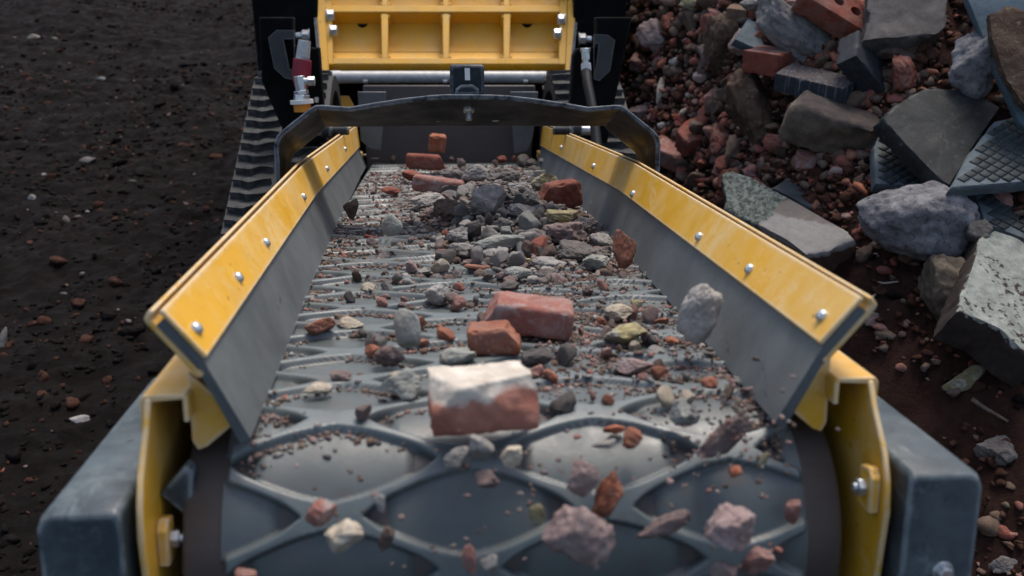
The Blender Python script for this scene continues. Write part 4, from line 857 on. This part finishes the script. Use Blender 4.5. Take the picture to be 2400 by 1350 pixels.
UP = (0, .86, .5)                                                            # a level face as the viewer sees it
slab('paving_slab', [(1690, 408), (1712, 399), (1760, 415), (1830, 455), (1920, 503), (1975, 535), (2004, 562), (1975, 572), (1945, 590), (1893, 600), (1845, 565), (1790, 535), (1702, 492)], (-.22, .62, .72), .15, 'slab_plaster', 'big broken slab with pale plaster skin behind the right wing', 'slab', .17, .008, .003, 3)
slab('paving_slab', [(1806, 442), (1900, 384), (1975, 377), (2046, 376), (2046, 412), (1990, 428), (1975, 452), (1925, 492), (1860, 470)], (-.1, .75, .62), .05, 'slab_bluegrey', 'blue grey slab behind the big plastered slab', 'slab', -.07, .005, .002, 5)
slab('diamond_tile', [(2046, 345), (2064, 298), (2140, 350), (2200, 425), (2185, 440), (2050, 432)], (0, .55, .8), .035, 'tile_joint', 'diamond patterned tile half under the dark slab, left one', 'tile', .06, .002, .001, 7, ('tile_dark', .023, .019, 32, 140))
slab('diamond_tile', [(2226, 442), (2270, 360), (2330, 283), (2440, 262), (2440, 424)], (.05, .6, .8), .035, 'tile_joint', 'large diamond patterned tile at the right edge', 'tile', .09, .002, .001, 8, ('tile_dark', .025, .020, 36, 142))
slab('diamond_tile', [(2278, 446), (2440, 432), (2440, 575), (2308, 525)], (.05, .6, .75), .035, 'tile_joint', 'diamond patterned tile below the large one at the right edge', 'tile', .02, .002, .001, 9, ('tile_dark', .025, .020, 36, 142))
slab('paving_slab', [(2066, 276), (2100, 242), (2166, 206), (2230, 208), (2290, 216), (2346, 252), (2292, 330), (2226, 438), (2205, 425), (2165, 385), (2120, 340)], (.10, .50, .86), .05, 'slab_slate', 'dark slate slab lying over the diamond patterned tiles', 'slab', .13, .006, .003, 11)
slab('paving_slab', [(2036, -60), (2230, -60), (2218, 40), (2206, 78), (2110, 92), (2019, 98), (2036, 40)], (-.1, .35, .93), .07, 'slab_grey', 'grey concrete slab standing at the top of the rubble', 'slab', .12, .008, .006, 12)
slab('painted_board', [(2254, -30), (2440, -30), (2440, 330), (2392, 288), (2350, 200), (2290, 55)], (-.25, .25, .93), .035, 'slab_blue', 'light blue painted slab at the top right corner', 'slab', .16, .003, .002, 13)
slab('paving_slab', [(2316, 30), (2368, 14), (2440, 34), (2440, 275), (2392, 236), (2346, 160), (2322, 90)], (-.25, .25, .93), .035, 'concrete_brown', 'brown stone slab lying on the light blue slab', 'slab', .21, .007, .006, 14)
slab('concrete_block', [(2302, 545), (2330, 538), (2380, 556), (2440, 580), (2440, 850), (2395, 822), (2340, 775), (2246, 728), (2262, 660)], (.22, .62, .75), .10, 'block_limewash', 'concrete block with flaking pale green whitewash at the right edge', 'block', .13, .007, .005, 15)
slab('blue_tile', [(1722, 92), (1752, 42), (1782, 58), (1838, 122), (1790, 122)], (.2, .5, .85), .03, 'slab_blue', 'blue grey broken tile under the rough grey lump', 'tile', .04, .004, .002, 16)
heap_brick(1798, 146, (.112, .105, .062), Rx(24) @ Ry(-43) @ Rx(-90), 'brick_grey_top', 'clean red half brick with grey top on the blue brick', lift=.12, seed=21)
heap_brick(1907, 200, (.19, .105, .050), Rx(32) @ Ry(-38) @ Rx(-90), 'brick_blue_dust', 'blue engineering brick with scored sides and dusty red top', lift=.06, seed=22)
heap_brick(1952, 30, (.215, .105, .065), Rz(-31) @ Rx(-32), 'brick_red', 'red brick with round holes at the top of the rubble', holes=((-.066, 0), (-.008, 0), (.045, 0)), rad=.0155, lift=.07, seed=23)
heap_brick(2022, 165, (.175, .10, .06), Rz(-38) @ Ry(28) @ Rx(-38), 'brick_blue', 'dark blue brick standing on its end', lift=.04, seed=24)
heap_brick(1936, 305, (.235, .13, .115), Rz(-16) @ Rx(36) @ Ry(-10) @ Rx(-90), 'concrete_brick', 'large lump of old masonry below the blue engineering brick', (((-1, .2, .6), 1.9), ((.2, -1, -.3), .92)), lift=.02, seed=41, name='masonry_lump', wear=.2, rough=.075)
heap_brick(1728, 38, (.065, .06, .05), Rx(30) @ Ry(-25) @ Rx(-90), 'brick_tan', 'small tan brick end near the top of the rubble', lift=.05, seed=25, name='brick_fragment')
heap_brick(1622, 322, (.115, .10, .062), Rx(46) @ Ry(22) @ Rx(-90), 'brick_red', 'broken red brick with a stone in its hollow, near the hoop', [((-.7, 1, 0), 1.25)], ((0.0, .0),), .014, .04, 26, .08, rough=.04)
heap_brick(1578, 368, (.135, .085, .062), Rx(40) @ Ry(-38) @ Rx(-90), 'brick_dusty', 'pinkish brick with one hole right beside the hoop', (), ((.02, 0),), .013, .04, 27, .1, rough=.03)
heap_brick(1497, 150, (.062, .058, .05), Rx(50) @ Ry(-25) @ Rx(-90), 'brick_dusty', 'small pinkish brick end with a hole beside the machine body', (), ((0, 0),), .008, .03, 28, .14, 'brick_fragment', .05)
for a in [
 (1852, 74, 235, 108, -44, 'concrete_light', 'long rough pale grey concrete lump behind the clean red half brick', 'concrete lump', 'concrete_lump', .07, .06, .08, 9),
 (1770, 265, 125, 200, 12, 'concrete_brown', 'tall brown boulder under the clean red half brick', 'boulder', 'boulder', .02, .08, .08, 8),
 (1700, 112, 110, 150, 20, 'concrete_brown', 'brown rock left of the blue grey broken tile', 'boulder', 'boulder', .02, .08, .08, 8),
 (2136, 512, 300, 190, -20, 'concrete_purple', 'big rough purple grey boulder between the plastered slab and white block', 'boulder', 'boulder', .06, .04, .055, 8),
 (2272, 160, 150, 150, 25, 'concrete_purple', 'pitted grey rock under the light blue slab', 'boulder', 'boulder', .06, .05, .07, 9),
 (2220, 690, 110, 200, 24, 'concrete_brick', 'dark broken stone leaning on the whitewashed block', 'boulder', 'boulder', .02, .06, .06, 7),
 (1542, 92, 105, 70, -32, 'stone_pink', 'pinkish grey stone beside the black machine body', 'stone', 'stone', .03),
 (1497, 98, 36, 30, 0, 'brick_orange', 'orange pebble left of the pinkish grey stone', 'stone', 'stone', .02),
 (1588, 150, 42, 32, 25, 'stone_green', 'pale grey pebble right of the small holed brick end', 'stone', 'stone', .02),
 (1643, 176, 42, 40, 0, 'stone_pink', 'light pink stone at the foot of the brown rock', 'stone', 'stone', .03),
 (1735, 108, 60, 70, 20, 'stone_pink', 'pale pink stone on the left of the clean red half brick', 'stone', 'stone', .06),
 (1885, 374, 62, 54, 20, 'brick_dusty', 'rough pink brick lump below the masonry lump', 'brick fragment', 'brick_fragment', .02),
 (1820, 338, 70, 56, -20, 'brick_red', 'red brick piece in the gap left of the masonry lump', 'brick fragment', 'brick_fragment', .01),
 (2112, 172, 62, 90, 20, 'brick_red', 'dim red brick piece right of the standing dark blue brick', 'brick fragment', 'brick_fragment', .03),
 (2110, 118, 130, 46, 5, 'stone_brown', 'brown stone under the standing grey concrete slab', 'stone', 'stone', .03),
 (2002, 236, 52, 44, 0, 'brick_tan', 'tan brick piece under the right end of the blue engineering brick', 'brick fragment', 'brick_fragment', .02),
 (1768, 12, 70, 34, 8, 'stone_grey', 'grey stone at the top edge left of the rough grey lump', 'stone', 'stone', .05),
 (1630, 8, 74, 40, 0, 'stone_moss', 'olive stone at the top edge of the rubble', 'stone', 'stone', .03),
 (1868, 14, 78, 52, 0, 'brick_dusty', 'dusty red lump behind the rough grey lump', 'brick fragment', 'brick_fragment', .05),
 (1632, 298, 38, 32, 0, 'stone_brown', 'grey brown stone sitting in the broken red brick', 'stone', 'stone', .11),
 (1685, 335, 60, 90, 10, 'brick_red', 'red brick lump right of the broken red brick', 'brick fragment', 'brick_fragment', .01),
 (1720, 352, 40, 70, -5, 'brick_tan', 'narrow tan stone among red lumps', 'stone', 'stone', .02),
 (1600, 288, 60, 40, -10, 'brick_red', 'red brown brick piece above the broken red brick', 'brick fragment', 'brick_fragment', .01),
 (1505, 268, 70, 60, -15, 'stone_mauve', 'mauve stone just outside the hoop corner', 'stone', 'stone', .02),
 (1552, 297, 26, 20, 0, 'stone_white', 'small white pebble outside the hoop corner', 'stone', 'stone', .03),
 (1548, 215, 22, 62, -12, 'stone_cream', 'thin cream shard standing among brown rubble', 'stone', 'stone', .03),
 (1620, 224, 24, 18, -20, 'stone_white', 'small white chip on the brown rubble', 'stone', 'stone', .02),
 (1608, 265, 34, 24, 20, 'stone_cream', 'cream knobbly stone above the broken red brick', 'stone', 'stone', .02),
 (2046, 748, 52, 38, 10, 'stone_mauve', 'dull mauve stone on the soil behind the wing corner', 'stone', 'stone', 0),
 (2262, 888, 110, 48, 22, 'stone_moss', 'flat pale grey stone alone on the soil below the white block', 'stone', 'stone', .02, .03),
 (2342, 1058, 112, 80, 10, 'stone_dark', 'rounded dark stone on the soil near the right guard box', 'stone', 'stone', 0),
 (2352, 1322, 70, 40, 0, 'stone_dark', 'dark stone in the bottom right corner', 'stone', 'stone', 0),
 (2020, 690, 30, 22, -20, 'brick_red', 'small red chip beside the wing corner', 'brick fragment', 'brick_fragment', 0),
 (2290, 545, 60, 60, 15, 'slab_grey', 'grey stone wedged behind the whitewashed block', 'stone', 'stone', .08),
 (1790, 600, 120, 60, -32, 'concrete_purple', 'crumbling grey concrete under the plastered slab', 'concrete lump', 'concrete_lump', .02, .12)]:
    heap_rock(*a[:7], *( [a[7], a[8]] ), lift=a[9], **({'jag': a[10]} if len(a) > 10 else {}), **({'rough': a[11]} if len(a) > 11 else {}), **({'planes': a[12]} if len(a) > 12 else {}), sub=4 if a[2] > 55 else 3)
def twig(pix, rad, label):
    m = MB('w'); pts = [hit_ground(a, b, .006) + np.array([0, 0, .002]) for a, b in pix]; m.tube(pts, [rad * q for q in np.linspace(1, .5, len(pts))], 7)
    tag(m.build('twig', 'stone_cream' if 'pale twig' in label else 'stone_brown', None, 0, 60, pts[0]), label, 'twig')
twig([(2048, 664), (2072, 666), (2105, 662)], .004, 'pale twig on the soil left of the whitewashed block')
twig([(2278, 938), (2310, 960), (2362, 990)], .006, 'short brown stick on the soil below the flat pale grey stone')
twig([(2042, 700), (2060, 684)], .004, 'short pale twig beside the wing corner')
# small stones of the slope, each on its own
rs = np.random.RandomState(8); K3 = ['brick_red'] * 5 + ['stone_brown'] * 8 + ['stone_mauve'] * 2 + ['brick_dusty'] * 3 + ['brick_tan'] * 3 + ['concrete_brown'] * 3 + ['brick_orange']
nice['brick_tan'] = 'tan'; nice['concrete_brown'] = 'dull brown'
for _ in range(190):
    py = rs.uniform(-10, 440); px = rs.uniform(1450 + max(0, py - 300) * .5, 1720 + 90 * (rs.uniform() ** 2)); s_ = rs.gamma(2.2, .013) + .018
    kd = K3[rs.randint(len(K3))]; P = hit_ground(px, py); sc3 = min(s_, .075) * rs.uniform(.65, 1.3, 3)
    where = zone(px, py, 1580, 220, 50, 400).split()[1]; where = ('on the ' + where + ' side ' if where != 'middle' else 'mid way across ') + ('high on the rubble slope' if py < 150 else 'beside the hoop' if py < 300 else 'low on the slope')
    o = put('rubble_stone', lib_rock(kd, rs.randint(9)), rot(*rs.uniform(-180, 180, 3)), P + np.array([0, 0, s_ * .15]), f'{look(sc3 * .6)}{nice[kd]} stone {where}', 'stone', 'small stones on the rubble slope'); o.matrix_world = o.matrix_world @ Matrix.Diagonal((*sc3, 1))
for _ in range(70):
    px, py = rs.uniform(1760, 2400), rs.uniform(60, 620); kd = K3[rs.randint(len(K3))]; s_ = rs.uniform(.02, .06); P = hit_ground(px, py)
    o = put('rubble_stone', lib_rock(kd, rs.randint(9)), rot(*rs.uniform(-180, 180, 3)), P, f'{look(np.ones(3) * s_ * .6)}{nice[kd]} stone in a gap between slabs, ' + ('upper ' if py < 250 else 'lower ' if py > 430 else 'mid ') + ('left' if px < 2000 else 'right' if px > 2200 else 'centre'), 'stone', 'small stones between the slabs'); o.matrix_world = o.matrix_world @ Matrix.Diagonal((*(s_ * rs.uniform(.65, 1.3, 3)), 1))
# grit and clods nobody could count
r = np.random.RandomState(31); N = 17000; x = r.uniform(.52, 2.5, N); y = r.uniform(1.2, 4.6, N); sz = r.gamma(2, .0055, N) + .004; sz = np.minimum(sz, .05); k_ = fbm(np.stack([x * 3, y * 3, x * 0], 1), 3, 3) + .5 * (heap(x, y) > .35) > -.22
x, y, sz = x[k_], y[k_], sz[k_]; scatter('slope_rubble', np.stack([x, y, ground_z(x, y) + sz * .12], 1), sz, ['clod_red', 'clod_red', 'stone_brown', 'clod_red', 'brick_red', 'clod_red', 'brick_tan', 'clod_red', 'brick_dusty', 'clod_red', 'clod_red', 'clod'], 7, 'brown grit and brick crumbs covering the slope')
N = 9000; x = r.uniform(.54, 1.25, N); y = r.uniform(2.3, 4.5, N); sz = np.minimum(r.gamma(2, .007, N) + .006, .06); scatter('brick_rubble', np.stack([x, y, ground_z(x, y) + sz * .1], 1), sz, ['clod_red', 'brick_red', 'brick_tan', 'clod_red', 'brick_dusty', 'stone_brown', 'clod_red', 'brick_tan', 'brick_orange', 'clod_red'], 17, 'red brown crushed brick covering the slope beside the machine')
N = 26000; x = r.uniform(-3.6, -.42, N); y = r.uniform(1.1, 8.2, N); d_ = fbm(np.stack([x * 2.2, y * 2.2, x * 0], 1), 4, 6); k_ = (d_ + .75 - .16 * np.maximum(0, y - 3) > r.uniform(0, 1, N)) & (x > -.45 * y - .6); x, y = x[k_], y[k_]
sz = np.minimum(r.gamma(1.8, .006, len(x)) + .004, .055); scatter('soil_clods', np.stack([x, y, ground_z(x, y) + sz * .02], 1), sz, ['clod', 'clod', 'clod', 'clod', 'clod', 'clod', 'clod_red'], 8, 'dark clods of churned soil left of the machine', 1)
N = 700; x = r.uniform(-3.4, -.5, N); y = r.uniform(1.2, 8, N); sz = r.gamma(2, .0035, N) + .003; scatter('soil_pebbles', np.stack([x, y, ground_z(x, y) + sz * .2], 1), sz, ['stone_brown', 'clod_red', 'stone_dark', 'stone_brown', 'clod', 'clod_red'], 9, 'tiny pebbles strewn over the dark soil')
for px, py, w_, h_, kd, lb in [(80, 90, 40, 20, 'stone_cream', 'cream stone near the top left corner of the soil'), (240, 186, 34, 16, 'stone_grey', 'pale stone on the track marks at upper left'), (128, 92, 16, 10, 'stone_white', 'white pebble right of the cream stone'),
 (206, 378, 54, 26, 'stone_dark', 'flat dark stone sunk in the soil'), (108, 412, 30, 18, 'stone_grey', 'grey stone left of the flat dark one'), (78, 466, 22, 24, 'stone_grey', 'round grey pebble on the left soil'), (155, 520, 28, 36, 'stone_dark', 'dark oval pebble on the left soil'),
 (206, 496, 16, 9, 'stone_white', 'tiny white pebble above the dark oval one'), (430, 453, 16, 14, 'brick_red', 'small red crumb left of the track'), (436, 480, 34, 22, 'stone_brown', 'brown stone below the small red crumb'), (310, 428, 34, 18, 'stone_dark', 'dark greenish stone in the middle of the left soil'),
 (6, 810, 44, 115, 'stone_dark', 'dark rock cut by the left edge'), (188, 985, 66, 32, 'stone_grey', 'pale grey stone beside the left guard box'), (8, 1105, 26, 22, 'brick_red', 'red crumb at the left edge'), (70, 1265, 14, 26, 'stone_white', 'white chip near the left guard box corner'),
 (58, 1312, 24, 14, 'stone_cream', 'cream chip in the bottom left corner'), (150, 690, 24, 14, 'stone_dark', 'dark pebble in the middle of the left soil'), (350, 690, 14, 8, 'stone_cream', 'tiny tan chip left of the wing')]:
    heap_rock(px, py, w_ * .8, h_ * .8, rs.uniform(-20, 20), kd, lb, lift=-.004, sub=3, jag=.04)
